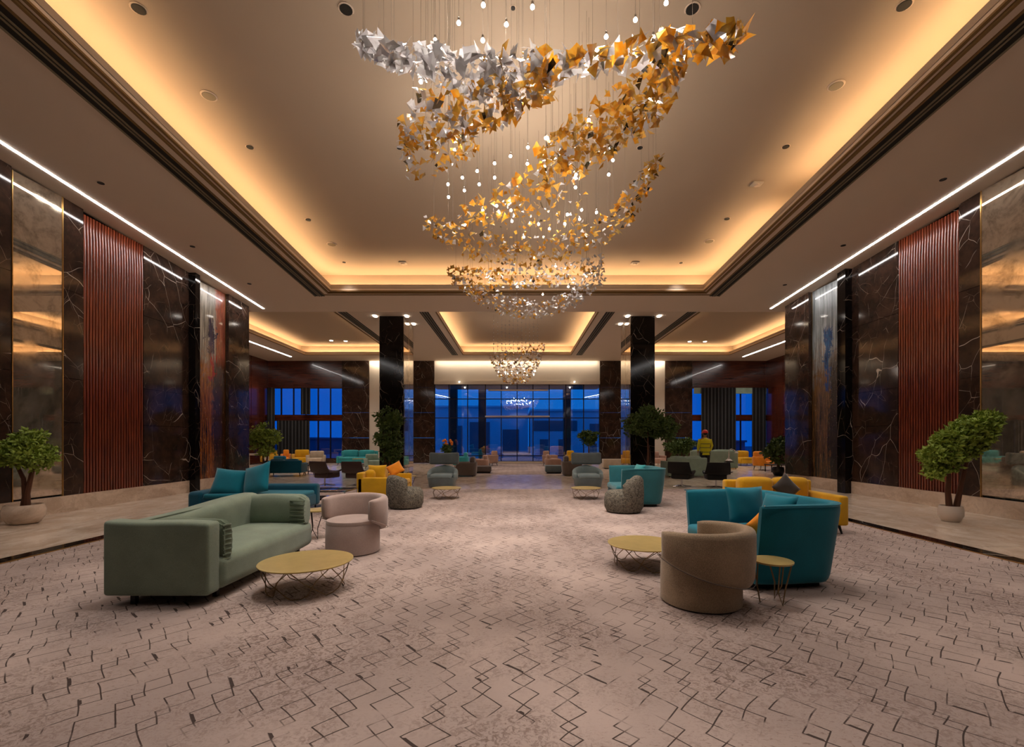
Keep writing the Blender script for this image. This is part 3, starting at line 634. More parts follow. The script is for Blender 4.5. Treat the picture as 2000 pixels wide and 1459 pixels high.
def upath(w, d, r, n=6, m=5):
    # U open to -Y: from (w/2,-d/2) back round to (-w/2,-d/2)
    P = []
    for i in range(m): P.append((w/2, -d/2+(d-r)*i/m, 1, 0))
    for i in range(n+1): a = PI/2*i/n; P.append((w/2-r+r*math.cos(a), d/2-r+r*math.sin(a), math.cos(a), math.sin(a)))
    for i in range(1, m): P.append((w/2-r-(w-2*r)*i/m, d/2, 0, 1))
    for i in range(n+1): a = PI/2+PI/2*i/n; P.append((-w/2+r+r*math.cos(a), d/2-r+r*math.sin(a), math.cos(a), math.sin(a)))
    for i in range(1, m+1): P.append((-w/2, d/2-r-(d-r)*i/m, -1, 0))
    return P
def loose_cushion(name, label, mat, w, h, t, loc, rx=1.2, rz=0, ry=0, group=None):
    o = MB().cushion(w, h, t, Matrix.Identity(4)).build(name, mat, sharp=180)
    o.matrix_world = TR(*loc) @ RZ(rz) @ RX(rx) @ RY(ry) if False else TR(*loc) @ RZ(rz) @ RX(rx) @ RZ(ry)
    return tag(o, label, 'cushion', group)

# ---- sage sofa, long axis away from the camera, seat open to the middle of the room
g = root('sofa', 'long sage green sofa with a boxy end panel and pleated bolsters', 'sofa', (-3.07, 4.8, 0))
def soft(mb, x0, x1, y0, y1, z0, z1, r, fn=None, cuts=7):
    b = bmesh.new(); bmesh.ops.create_cube(b, size=1); bmesh.ops.scale(b, vec=(x1-x0, y1-y0, z1-z0), verts=b.verts)
    bmesh.ops.bevel(b, geom=b.edges[:], offset=r, segments=4, affect='EDGES', profile=.5)
    bmesh.ops.subdivide_edges(b, edges=[e for e in b.edges if e.calc_length() > .15], cuts=cuts, use_grid_fill=True)
    for v in b.verts:
        u = (v.co.x/(x1-x0)*2, v.co.y/(y1-y0)*2, v.co.z/(z1-z0)*2); v.co += Vector(((x0+x1)/2, (y0+y1)/2, (z0+z1)/2))
        if fn: v.co += Vector(fn(u, v.co))
    return mb.merge(b)
bul = lambda u: max(0, (1-u[0]**2))*max(0, (1-u[1]**2))
soft(MB(), -.36, .50, -.84, .95, .09, .39, .075, lambda u, c: (.02*(1-u[1]**2) if u[0] > .8 else 0, 0, .03*bul(u) if u[2] > .5 else 0)).build('seat', 'green', g)
soft(MB(), -.42, .47, -.97, -.80, .085, .69, .03, lambda u, c: (0, -.012*max(0, 1-u[0]**2)*max(0, 1-u[2]**2), .04*(.5-.5*u[0])*max(0, u[2])+.012*math.sin(2.4*u[0]) if u[2] > .6 else 0)).build('end_panel', 'green', g)
soft(MB(), -.42, -.16, -.80, .98, .085, .72, .09, lambda u, c: (.05*max(0, u[2])*max(0, 1-u[1]**2) if u[0] > 0 else 0, 0, .03*math.sin(2*u[1]) if u[2] > .6 else 0)).build('backrest', 'green', g)
def bolster(x0, x1, y, z, ry, rz, parent, pleat=True, n=34):
    # fat flattened roll running along X with a gathered end
    rings = []; m = 16
    for i in range(m+1):
        t = i/m; k = {0: .55, 1: .88, m: .80, m-1: .98}.get(i, 1.0); r = []
        for j in range(n):
            q = 2*PI*j/n; pl = 1+(.05 if t > .72 else 0)*math.cos(17*q)*(t-.7)/.3
            r.append((x0+(x1-x0)*t, y+ry*k*pl*math.copysign(abs(math.cos(q))**.75, math.cos(q)), z+rz*k*pl*math.copysign(abs(math.sin(q))**.72, math.sin(q))+.02*math.sin(3*t)))
        rings.append(r)
    return MB().loft(rings)
b1 = bolster(-.33, .49, .80, .535, .105, .19, g).build('arm_bolster', 'green', g, sharp=60)
for k in range(7):
    zz = .40+.045*k; MB().tube([(.33, .70-.0*k, zz), (.41, .685, zz+.006*(k % 2)), (.475, .70, zz-.004), (.492, .74, zz)], .010, 6, .004).build('pleat', 'green_dark', b1)
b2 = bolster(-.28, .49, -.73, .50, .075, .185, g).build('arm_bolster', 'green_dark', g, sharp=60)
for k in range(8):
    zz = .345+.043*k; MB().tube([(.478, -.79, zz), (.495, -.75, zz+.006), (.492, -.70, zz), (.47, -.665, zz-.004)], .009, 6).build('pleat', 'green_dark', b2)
MB().tube([(-.21, -.78, .69), (-.19, -.3, .70), (-.2, .6, .71)], .006, 6).build('piping', 'green_dark', g)
for x, y in ((-.22, -.88), (.36, -.7), (-.3, .82), (.36, .82)): MB().box(x-.02, x+.02, y-.02, y+.02, 0, .1).build('foot', 'black', g, smooth=False)

# ---- brass wire tables
def wire_table(name, label, x, y, z, r, group=None, spread=.82, n=7, mat='brass_top'):
    t = root(name, label, 'table', (x, y, 0), .3)
    MB().lathe([(r*.985, z-.014), (r, z-.008), (r, z-.002), (r*.985, z), (r*.95, z-.001)], n=56).build('table_top', mat, t)
    rb = r*spread
    for k in range(n):
        a = 2*PI*k/n; b = a+2*PI/n*.95
        c1 = lambda q, rr, zz: (rr*math.cos(q), rr*math.sin(q), zz)
        MB().tube([c1(a, r*.93, z-.013), c1(a+(b-a)*.35, rb*1.08, z*.55), c1(b-.1, rb*1.0, z*.12), c1(b, rb*.96, .006), c1(b+.25, rb*.93, .006), c1(b+.42, rb*1.0, z*.14), c1(b+.6, rb*1.1, z*.6), c1(b+2*PI/n, r*.93, z-.013)], .0045, 6).build('wire_leg', 'bronze', t)
    return t
wire_table('coffee_table', 'large round brass wire coffee table in front of the sage sofa', -1.985, 4.3, .27, .415)
wire_table('coffee_table', 'large round brass wire coffee table behind the sand tweed armchair', 1.42, 5.1, .255, .40)
def small_table(label, x, y, z, r, mat, top):
    t = root('side_table', label, 'table', (x, y, 0))
    MB().lathe([(r*.97, z-.018), (r, z-.012), (r, z-.002), (r*.97, z)], n=40).build('table_top', top, t)
    for k in range(3):
        a = 2*PI*k/3+.4; c, s = math.cos(a), math.sin(a); c2, s2 = math.cos(a+.5), math.sin(a+.5)
        MB().tube([(r*.9*c, r*.9*s, z-.015), (r*.7*c, r*.7*s, z*.35), (r*.6*c2, r*.6*s2, .006), (r*.75*c2, r*.75*s2, z*.4), (r*.9*math.cos(a+.9), r*.9*math.sin(a+.9), z-.015)], .006, 6).build('wire_leg', mat, t)
    return t
small_table('small round brass side table against the tall teal loveseat', 2.20, 3.93, .37, .165, 'bronze', 'brass_top')
t = small_table('small round side table with black legs behind the taupe armchair', -2.86, 6.55, .41, .20, 'black', 'brass_top')
for x, lab in ((-1.70, 'small round brass table in front of the blue-grey high-back chair, sage sofa side'), (1.66, 'small round brass table in front of the blue-grey high-back chair, teal side')):
    wire_table('coffee_table', lab, x, 11.0, .26, .36, n=5)
wire_table('coffee_table', 'round yellow-brass table half hidden behind the patterned pouf chair', -3.15, 12.6, .42, .36, n=5)

# ---- swivel tub armchairs
def tub(name, label, mat, x, y, face, bh=.41, top=.70, rb=.325, rs=.42, sweep=2.05):
    t = root(name, label, 'armchair', (x, y, 0), face)          # local front is -Y
    MB().lathe([(rb*.93, 0), (rb, .015), (rb, bh*.5), (rb*.985, bh-.05), (rb*.93, bh-.02)], n=44).build('base', mat, t)
    MB().lathe([(rb*.97, bh-.055), (rb*.985, bh-.03), (rb*.96, bh), (rb*.8, bh+.018), (rb*.3, bh+.025)], n=40).build('seat', mat, t)
    zb = lambda a: .20+(bh-.215+.03)*min(1, abs(a)/sweep)**1.5
    zt = lambda a: top-.03*(abs(a)/sweep)**2
    m = MB(); arc_shell(m, -sweep, sweep, rs-.115, rs, zb, zt, 34, flare=.03); m.build('shell_back', mat, t, sharp=70)
    m = MB(); m.tube([((rs+.004)*math.sin(a), (rs+.004)*math.cos(a), zb(a)+.012) for a in [sweep*(i/12-1) for i in range(25)]], .0035, 6); m.build('seam_piping', 'mole' if mat == 'tan' else mat, t)
    return t
tub('armchair', 'taupe swivel tub armchair with round base beside the sage sofa', 'taupe', -2.07, 5.75, -.33, sweep=1.95)
tub('armchair', 'sand tweed swivel tub armchair seen from behind, nearest of the tub armchairs', 'tan', 1.60, 3.98, PI+.78, top=.665, rb=.335, rs=.43)

# ---- tall teal loveseats with flared walls
def loveseat(label, mat, mat2, x, y, rz, w=1.36, d=.98):
    t = root('loveseat', label, 'sofa', (x, y, 0), rz)
    m = MB(); path_shell(m, upath(w-.26, d-.16, .16), .05, .81, .11, .13, .5); m.build('outer_wall', mat, t, sharp=75)
    soft(MB(), -w/2+.16, w/2-.16, -d/2+.02, d/2-.14, .07, .30, .03).build('seat_base', mat2, t)
    soft(MB(), -w/2+.17, w/2-.17, -d/2, d/2-.16, .29, .43, .05, lambda u, c: (0, 0, .02*bul(u) if u[2] > 0 else 0)).build('seat_cushion', mat, t)
    m = MB(); m.tube([(px+nx*.145, py+ny*.145, .80) for px, py, nx, ny in upath(w-.26, d-.16, .16)], .006, 6); m.build('piping', mat, t)
    MB().box(-w/2+.2, w/2-.2, -d/2+.12, d/2-.14, 0, .07).build('plinth_foot', 'black', t, smooth=False)
    return t
loveseat('tall flared teal loveseat behind the sand tweed armchair, seat towards the aisle', 'teal', 'teal_dark', 2.52, 4.86, -PI/2+.14, 1.40, .96)
loveseat('tall flared grey-teal loveseat beside the patterned pouf chair', 'teal_grey', 'teal_dark', 2.60, 10.15, -PI/2, 1.38, 1.0)
loose_cushion('cushion', 'big soft teal cushion against the far arm of the near tall loveseat', 'teal', .46, .42, .15, (2.58, 5.14, .67), 1.35, .14)
loose_cushion('cushion', 'teal cushion leaning on the back inside the near tall loveseat', 'teal', .44, .40, .14, (2.68, 4.70, .65), 1.3, -1.35)
loose_cushion('cushion', 'bright orange cushion poking above the near arm of the tall loveseat', 'orange', .30, .30, .09, (2.50, 4.60, .53), 1.45, .1, .7)
loose_cushion('cushion', 'blue-teal cushion at the top of the grey-teal loveseat', 'aqua', .46, .40, .14, (2.72, 10.2, .67), 1.3, -1.4)

# ---- low teal sofa with two leaning cushions
t = root('sofa', 'low deep-teal sofa with slim backrest behind the sage sofa', 'sofa', (-4.93, 8.75, 0)); t.scale = (.90, 1, 1)
soft(MB(), -1.06, 1.06, -.42, .36, .12, .36, .05).build('seat_base', 'teal_dark', t)
soft(MB(), -.9, 1.04, -.44, .26, .33, .42, .04, lambda u, c: (0, 0, .015*bul(u))).build('seat_cushion', 'teal', t)
soft(MB(), -.2, 1.08, .24, .44, .12, .54, .06).build('backrest', 'teal_dark', t)
soft(MB(), -1.22, -.92, -.44, .40, .12, .46, .07).build('armrest', 'teal_dark', t)
soft(MB(), -1.1, -.4, .24, .44, .12, .56, .06).build('backrest_low_wing', 'teal_dark', t)
for x, y in ((-1.0, -.35), (1.0, -.35), (-1.0, .35), (1.0, .35)): MB().tube([(x, y, 0), (x, y, .13)], .016, 8).build('foot', 'black', t)
loose_cushion('cushion', 'square teal cushion leaning on the low teal sofa, towards the wood wall', 'teal', .62, .52, .18, (-5.36, 8.5, .62), 1.15, .12, -.1)
loose_cushion('cushion', 'big teal cushion tilted at the middle of the low teal sofa', 'teal', .58, .60, .18, (-4.80, 8.4, .68), 1.2, -.35, .3)

# ---- box-armed sofas
def box_sofa(label, mat, x, y, rz, w, d=.92, ah=.56, bh=.78, group=None, cush=2, leg=.13, aw=.14):
    t = root('sofa', label, 'sofa', (x, y, 0), rz, group)
    soft(MB(), -w/2+aw*.9, w/2-aw*.9, -d/2+.02, d/2-.1, leg, .34, .03).build('seat_base', mat, t)
    for k in range(cush):
        a = -w/2+aw+(w-2*aw)*k/cush; b = a+(w-2*aw)/cush
        soft(MB(), a+.006, b-.006, -d/2, d/2-.22, .33, .45, .045, lambda u, c: (0, 0, .015*bul(u))).build('seat_cushion', mat, t)
        soft(MB(), a+.01, b-.01, d/2-.34, d/2-.13, .42, bh, .07, lambda u, c: (0, -.03*max(0, 1-u[0]**2)*max(0, 1-u[2]**2) if u[1] < 0 else 0, -.02*u[0]**2 if u[2] > .5 else 0)).build('back_cushion', mat, t)
    soft(MB(), -w/2, w/2, d/2-.15, d/2, leg, bh-.06, .035).build('backrest', mat, t)
    for s_ in (-1, 1): MB().rbox(s_*(w/2-aw), s_*w/2, -d/2, d/2-.02, leg, ah, .03, 3).build('armrest', mat, t)
    for sx_ in (-1, 1):
        for sy_ in (-1, 1):
            MB().tube([(sx_*(w/2-.09), sy_*(d/2-.1), leg+.01), (sx_*(w/2-.06), sy_*(d/2-.07), 0)], .022, 8, .013).build('leg', 'black', t)
    return t
box_sofa('mustard yellow box-armed sofa beyond the near teal loveseat', 'yellow', 4.20, 7.25, .0, 1.44, 1.0, .57, .80)
loose_cushion('cushion', 'dark charcoal cushion on the mustard sofa behind the teal loveseat', 'charcoal', .34, .34, .10, (4.17, 7.06, .66), 1.35, .1, .7)
box_sofa('mustard yellow sofa seen end-on between the brown leather chairs and pouf chair', 'yellow', -3.12, 10.85, PI/2, 1.5, .9, .57, .74)
loose_cushion('cushion', 'mustard cushion standing at the arm of the end-on yellow sofa', 'yellow', .42, .36, .14, (-3.2, 10.42, .66), 1.45, .05)
loose_cushion('cushion', 'pale orange cushion tipped over the end-on yellow sofa', 'orange', .36, .30, .12, (-2.9, 10.85, .72), 1.1, .2, .5)

# ---- low glass table
t = root('low_table', 'low clear rectangular table with thin chrome legs behind the taupe armchair', 'table', (-3.98, 9.6, 0))
MB().rbox(-.52, .50, -.38, .38, .345, .37, .006, 2).build('table_top', 'pane', t)
MB().box(-.5, .48, -.36, .36, .18, .195).build('shelf', 'pane', t)
for x in (-.5, .48):
    for y in (-.36, .36): MB().tube([(x, y, 0), (x, y, .345)], .012, 8).build('leg', 'chrome', t)

# ---- patterned pouf chairs: round seat drum plus high lobed back
def pouf(label, x, y, rz, lobes=True):
    t = root('pouf_chair', label, 'armchair', (x, y, 0), rz)
    MB().lathe([(.25, 0), (.33, .02), (.37, .10), (.375, .24), (.36, .35), (.30, .41), (.18, .425), (.05, .43)], n=40).build('seat', 'pouf', t)
    zt = lambda a: .68-.06*(abs(a)/1.45)**3+(.05*(math.cos(2.6*(a-.35))) if lobes else .0)
    m = MB(); arc_shell(m, -1.5, 1.5, .17, .39, lambda a: .03, zt, 30, round_=.8); m.build('backrest', 'pouf', t, sharp=80)
    return t
pouf('patterned grey pouf chair seen from behind, next to the end-on yellow sofa', -2.33, 9.5, PI/2+.45, False)
pouf('patterned grey pouf chair with a two-lobed back, beside the grey-teal loveseat', 2.09, 8.95, -PI/2-.35)

# ---- blue-grey high-back chairs
def highback(label, x, y, rz, mat='grey', mat2='grey_dark'):
    t = root('high_back_chair', label, 'armchair', (x, y, 0), rz)
    m = MB(); rings = []
    for z, k in ((.03, .84), (.05, .87), (.14, .90), (.26, .94), (.30, .93)):
        rings.append([(.44*k*math.copysign(abs(math.cos(q))**.5, math.cos(q)), -.02+.42*k*math.copysign(abs(math.sin(q))**.5, math.sin(q)), z) for q in [2*PI*i/32 for i in range(32)]])
    m.loft(rings).build('base', mat2, t)
    soft(MB(), -.31, .31, -.42, .2, .27, .40, .05, lambda u, c: (0, 0, .02*bul(u))).build('seat', mat, t)
    zt = lambda a: .40+.25*max(0, 1-abs(a)/1.75)**.55
    m = MB(); arc_shell(m, -2.1, 2.1, .33, .46, lambda a: .22, zt, 32, sy=.96, round_=.6, flare=.02); m.build('shell_back', mat, t, sharp=75)
    m = MB(); soft(m, -.455, .455, .27, .44, .66, 1.01, .06, lambda u, c: (0, -.05*abs(u[0])**2, .025*u[0]**2 if u[2] > .5 else -.0)); m.build('head_pillow', mat2, t)
    return t
highback('blue-grey high-back armchair with head pillow, at the aisle edge near the dark pillar', -2.24, 13.7, .0)
highback('blue-grey high-back armchair with head pillow, at the aisle edge by the round tree', 2.12, 13.7, .0)

# ---- leather swivel lounge chairs
def lounge(label, mat, x, y, rz):
    t = root('lounge_chair', label, 'armchair', (x, y, 0), rz)
    rings = []
    for i in range(15):
        s_ = i/14; 
        if s_ < .45: q = s_/.45; yy = -.40+.62*q; zz = .40-.05*math.sin(q*PI)-.02*q; hw = .30+.06*q
        else: q = (s_-.45)/.55; yy = .22+.15*math.sin(q*PI/2); zz = .38+.38*q; hw = .36-.05*q
        rings.append([(hw*u, yy+(.0 if s_ < .45 else -.05*u*u), zz+(.05*u*u if s_ < .45 else 0)) for u in [k/6-1 for k in range(13)]])
    m = MB(); R = [[m.bm.verts.new(p) for p in r] for r in rings]
    for a, b in zip(R, R[1:]):
        for i in range(12): m.bm.faces.new((a[i], a[i+1], b[i+1], b[i]))
    bmesh.ops.recalc_face_normals(m.bm, faces=m.bm.faces[:]); bmesh.ops.solidify(m.bm, geom=m.bm.faces[:], thickness=.05)
    m.build('seat_shell', mat, t, sharp=60)
    MB().rbox(-.27, .27, -.38, .18, .24, .44, .05).build('seat_pad', mat, t)
    MB().tube([(0, 0, .04), (0, 0, .25)], .025, 10).build('pedestal', 'chrome', t)
    for k in range(4):
        a = PI/4+PI/2*k; MB().tube([(0, 0, .05), (.3*math.cos(a), .3*math.sin(a), .015)], .018, 8, .012).build('base_arm', 'chrome', t)
    return t
lounge('black leather swivel chair next to the grey-teal loveseat', 'leather_black', 4.95, 13.7, 2.5)
lounge('black leather swivel chair nearer the mustard sofa', 'leather_black', 5.85, 13.4, PI-.2)
lounge('brown leather swivel chair nearer the wall tree', 'leather_brown', -5.95, 14.1, PI-.35)
lounge('brown leather swivel chair touching the end-on yellow sofa', 'leather_brown', -4.95, 14.0, PI-.1)

# ---- furniture of the rear hall
def armchair(label, mat, x, y, rz, w=.8, h=.8, leg=.14, name='armchair', d=.78):
    t = root(name, label, 'armchair', (x, y, 0), rz)
    MB().rbox(-w/2+.08, w/2-.08, -d/2, d/2-.12, leg, .42, .05).build('seat', mat, t)
    m = MB(); path_shell(m, upath(w-.12, d-.1, .2, 5, 3), leg, h*.72, .11, .08); m.build('arms', mat, t, sharp=75)
    MB().rbox(-w/2+.1, w/2-.1, d/2-.22, d/2-.04, .38, h, .07).build('backrest', mat, t)
    for a in (-1, 1):
        for b in (-1, 1): MB().tube([(a*(w/2-.14), b*(d/2-.14), leg+.02), (a*(w/2-.1), b*(d/2-.1), 0)], .018, 6, .012).build('leg', 'black', t)
    return t
def at(px, py): x, y = FL(px, py); return x, y
x, y = at(548, 931); box_sofa('small dark teal sofa under the left-hall tree, seen from behind', 'teal_dark', x, y+.45, PI+.15, 1.35, .85, .5, .68)
x, y = at(552, 914); armchair('dark teal armchair behind the small dark teal sofa', 'teal_dark', x, y, PI, .8, .62)
armchair('golden armchair by the far window, beside the mid-hall tree', 'yellow', -14.4, 26.5, -.3, .72, .82)
armchair('golden armchair with orange side, second from the mid-hall tree', 'orange', -13.4, 26.4, .4, .5, .86)
armchair('broad golden armchair next to the cream tub chair by the far window', 'yellow', -12.4, 26.2, .3, .95, .86)
armchair('cream tub chair by the far window behind the brown leather chairs', 'cream', -11.3, 25.6, .2, .95, .80)
s1 = box_sofa('bright teal sofa against the far marble pier behind the brown leather chairs', 'aqua', -9.1, 26.0, 0, 2.1, .9, .5, .85)
armchair('pale teal armchair at the end of the bright teal sofa', 'mint', -7.1, 22.5, .6, .8, .72)
MB_ = wire_table('coffee_table', 'round rosy wooden table before the bright teal sofa', -8.4, 24.4, .42, .42, n=5)
x, y = at(603, 927); t = root('side_table', 'small square black table beside the brown leather chair', 'table', (x, y+.2, 0))
MB().rbox(-.22, .22, -.22, .22, .36, .40, .01).build('table_top', 'black', t); MB().box(-.2, .2, -.2, .2, .12, .14).build('shelf', 'black', t)
for a in (-.2, .2):
    for b in (-.2, .2): MB().box(a-.012, a+.012, b-.012, b+.012, 0, .36).build('leg', 'black', t, smooth=False)
tag(MB().ball((x, y+.2, .477), .075, sub=2).build('white_vase', 'pot'), 'small white vase on the square black table', 'vase')
t = root('console', 'long low cream console behind the mid-hall tree', 'console', (-12.9, 22.6, 0))
MB().box(-.55, .5, -.2, .2, .66, .74).build('top', 'cream', t, smooth=False)
for a in (-.53, .44): MB().box(a, a+.05, -.2, .2, 0, .66).build('leg', 'cream', t, smooth=False)
# centre rear groups
armchair('mole brown boxy armchair behind the blue-grey high-back chair, sage side', 'mole', -2.0, 17.9, -PI/2, .8, .76, .03)
armchair('rosy low lounge chair near the entrance, sage side', 'rose', -1.75, 21.6, -PI/2, .8, .7)
armchair('rosy shell chair closest to the entrance glass, sage side', 'rose', -1.45, 25.2, -.8, .62, .82)
t = root('bench', 'low brown upholstered bench near the entrance, sage side', 'bench', (-1.45, 19.6, 0)); MB().rbox(-.35, .35, -.3, .3, .06, .3, .04).build('seat', 'mole', t); MB().box(-.3, .3, -.25, .25, 0, .07).build('foot', 'black', t, smooth=False)
armchair('slate boxy armchair behind the blue-grey high-back chair, teal side', 'mole', 2.2, 18.2, PI/2, .8, .78, .03)
armchair('rosy grey lounge chair near the entrance, teal side', 'rose', 1.75, 22.0, PI/2, .8, .72)
armchair('pale shell chair closest to the entrance glass, teal side', 'rose', 1.8, 25.2, .8, .62, .82)
t = root('bench', 'low grey upholstered bench near the entrance, teal side', 'bench', (1.55, 19.4, 0)); MB().rbox(-.36, .36, -.3, .3, .06, .34, .04).build('seat', 'grey_dark', t); MB().box(-.3, .3, -.25, .25, 0, .07).build('foot', 'black', t, smooth=False)
armchair('small yellow armchair peeping behind the high-back chair, teal side', 'yellow', 3.0, 24.8, .3, .6, .84)
armchair('bluish armchair between the high-back chair and the rosy lounge chair', 'aqua', -2.9, 23.5, -PI/2, .8, .78)
# right rear groups
box_sofa('pale sage sofa seen from behind, in front of the person in the yellow vest', 'mint', 6.42, 17.6, PI+.05, 1.5, .85, .6, .80, cush=2, leg=.05)
box_sofa('long sage sofa behind the person in the yellow vest', 'green', 9.6, 22.6, PI, 2.3, .9, .6, .95, leg=.05)
armchair('rosy armchair beside the pillar with the round tree', 'rose', 7.65, 25.2, .3, .95, .78)
t = box_sofa('reclining yellow sofa by the far window, beside the orange armchair', 'yellow', 12.7, 25.5, .2, 1.1, .9, .42, .82, cush=1)
armchair('orange armchair with arms beside the dark-leaved plant', 'orange', 11.6, 21.5, .5, .74, .88, .2)
armchair('orange armchair half hidden by the dark-leaved plant', 'orange', 11.9, 19.4, -.5, .7, .76, .2)
t = root('side_table', 'small dark table between the two orange armchairs', 'table', (11.5, 20.2, 0)); MB().rbox(-.4, .4, -.3, .3, .3, .34, .01).build('table_top', 'black', t)
for a in (-.36, .36):
    for b in (-.26, .26): MB().box(a-.015, a+.015, b-.015, b+.015, 0, .3).build('leg', 'black', t, smooth=False)
t = root('planter_bench', 'low cream block bench beside the pillar mirror, teal side', 'bench', (4.75, 22.6, 0)); MB().rbox(-.5, .5, -.25, .25, .04, .47, .01, 2).build('block', 'cream', t); MB().box(-.46, .46, -.21, .21, 0, .05).build('foot', 'black', t, smooth=False)
t = root('pedestal_table', 'black round pedestal table under the white lamp', 'table', (9.25, 19.9, 0)); MB().lathe([(.16, 0), (.17, .03), (.05, .05), (.05, .42), (.2, .44), (.2, .47)], n=24).build('column', 'black', t)
t = root('table_lamp', 'white table lamp with a curved arm on the black pedestal table', 'lamp', (9.25, 19.9, .47))
MB().lathe([(.02, 0), (.13, .01), (.15, .05), (.06, .12), (.03, .2), (.02, .42)], n=20).build('lamp_body', 'pot', t)
MB().tube([(0, 0, .42), (.0, 0, .5), (.1, 0, .56), (.24, 0, .5), (.32, 0, .38)], .016, 8).build('lamp_arm', 'pot', t)
MB().lathe([(.02, .44), (.08, .38), (.085, .37)], n=16, cx=.33).build('lamp_shade', 'pot', t)

# ================================================================== PLANTS
def leaves(mb, blobs, n, s, rnd, shell=.55, up=.3):
    tot = sum(b[3]*b[4]*b[5] for b in blobs)**1.0
    for (cx, cy, cz, rx, ry, rz_) in blobs:
        subs = []
        for k in range(24):
            v = Vector((rnd.gauss(0, 1), rnd.gauss(0, 1), rnd.gauss(0, 1))).normalized()*rnd.uniform(.35, .88); subs.append((cx+v.x*rx, cy+v.y*ry, cz+v.z*rz_))
        for k in range(int(n*(rx*ry*rz_)/tot)):
            v = Vector((rnd.gauss(0, 1), rnd.gauss(0, 1), rnd.gauss(0, 1))).normalized(); r = (.3+.7*rnd.random())*.36
            b = subs[rnd.randrange(24)]; c = Vector((b[0]+v.x*rx*r, b[1]+v.y*ry*r, b[2]+v.z*rz_*r*.75))
            d = (v*.7+Vector((rnd.uniform(-1, 1), rnd.uniform(-1, 1), rnd.uniform(-.6, 1)*1.0))).normalized(); a = d.orthogonal().normalized(); a = (Matrix.Rotation(rnd.uniform(0, 6.28), 3, d) @ a)
            L = s*rnd.uniform(.7, 1.3); W = L*.32; nn = d.cross(a)*L*.12
            p = [c, c+d*L*.45+a*W, c+d*L+nn*-1, c+d*L*.45-a*W, c+d*L*.45+nn]
            q = [mb.bm.verts.new(x) for x in p]
            mb.bm.faces.new((q[0], q[1], q[4])); mb.bm.faces.new((q[1], q[2], q[4])); mb.bm.faces.new((q[2], q[3], q[4])); mb.bm.faces.new((q[3], q[0], q[4]))
def tree(name, label, x, y, trunks, blobs, n, s, leaf='leaf', pot=None, seed=1, branch=True):
    rnd = random.Random(seed); t = root(name, label, 'potted tree', (x, y, 0))
    if pot:
        r, h, pm = pot
        MB().lathe([(r*.62, 0), (r*.75, .02), (r*.98, h*.4), (r, h*.75), (r*.88, h), (r*.8, h), (r*.78, h*.86), (.02, h*.86)], n=28).build('pot', pm, t)
    for tr in trunks: MB().tube(tr, .05 if len(trunks) > 1 else .06, 8, .022).build('trunk', 'bark', t)
    if branch:
        for (cx, cy, cz, rx, ry, rz_) in blobs:
            for k in range(3):
                b = trunks[k % len(trunks)][-1]; a = rnd.uniform(0, 6.28)
                MB().tube([b, (cx*.6+b[0]*.4, cy*.6+b[1]*.4, (cz+b[2])/2), (cx+rx*.5*math.cos(a), cy+ry*.5*math.sin(a), cz+rz_*.3)], .018, 6, .006).build('branch', 'bark', t)
    mb = MB(); leaves(mb, blobs, n, s, rnd); tag(mb.build('foliage', leaf, t, smooth=False), kind='stuff')
    return t
x, y = FL(47, 1030); y += .35; x = WX(47, y)
tree('potted_tree', 'small-leaved tree in a round stone pot against the plinth near the mirror', x, y,
     [[(-.02, 0, .2), (.02, 0, .45), (-.03, .02, .75), (-.18, 0, 1.1)], [(.05, 0, .2), (.05, 0, .5), (.1, .03, .85), (.22, .0, 1.15)]],
     [(0, 0, 1.2, .36, .34, .27), (-.16, 0, 1.12, .24, .28, .22), (.18, .05, 1.12, .24, .28, .24), (.02, 0, 1.4, .24, .25, .20)], 4200, .075, 'leaf_b', (.27, .32, 'beige'), 3)
x, y = FL(1857, 1018); 
tree('potted_tree', 'bright green two-trunked tree in a white pot before the red wood panel', x, y,
     [[(-.02, 0, .18), (-.05, 0, .5), (-.03, 0, .8), (-.16, 0, 1.1)], [(.08, 0, .18), (.14, 0, .45), (.24, .02, .8), (.34, 0, 1.3)]],
     [(-.16, 0, 1.12, .32, .34, .30), (.05, 0, 1.40, .26, .3, .22), (.42, 0, 1.62, .36, .34, .28), (.36, .1, 1.28, .26, .26, .22), (.62, 0, 1.74, .20, .2, .14), (-.26, 0, .84, .16, .2, .12)], 9000, .085, 'leaf_b', (.175, .27, 'pot'), 5)
y = 16.8; x = WX(513, y)
tree('potted_tree', 'light green tree with an open crown in front of the red-brown side wall', x, y, [[(0, 0, .25), (.03, 0, .6), (0, 0, 1.0)], [(.05, 0, .25), (.15, 0, .6), (.2, 0, .95)]],
     [(0, 0, 1.45, .55, .5, .42), (-.28, 0, 1.55, .38, .4, .34), (.3, 0, 1.5, .38, .4, .34), (0, 0, 1.85, .3, .3, .2), (.1, 0, 1.0, .4, .4, .2)], 2600, .10, 'leaf_b', (.24, .34, 'black'), 7)
y = 16.9; x = WX(760, y)
tree('potted_tree', 'tall dark shaggy tree in front of the pillar behind the yellow sofa', x, y, [[(0, 0, .3), (.03, 0, .8), (0, 0, 1.6)], [(-.1, 0, .3), (-.18, 0, .9), (-.2, 0, 1.6)]],
     [(0, 0, 2.15, .52, .5, .42), (-.12, 0, 1.6, .5, .45, .5), (.1, 0, 1.15, .42, .4, .5), (.3, 0, 2.1, .28, .3, .3), (0, 0, .75, .36, .3, .35)], 3400, .12, 'leaf_d', (.26, .34, 'black'), 9)
x = WX(1265, y)
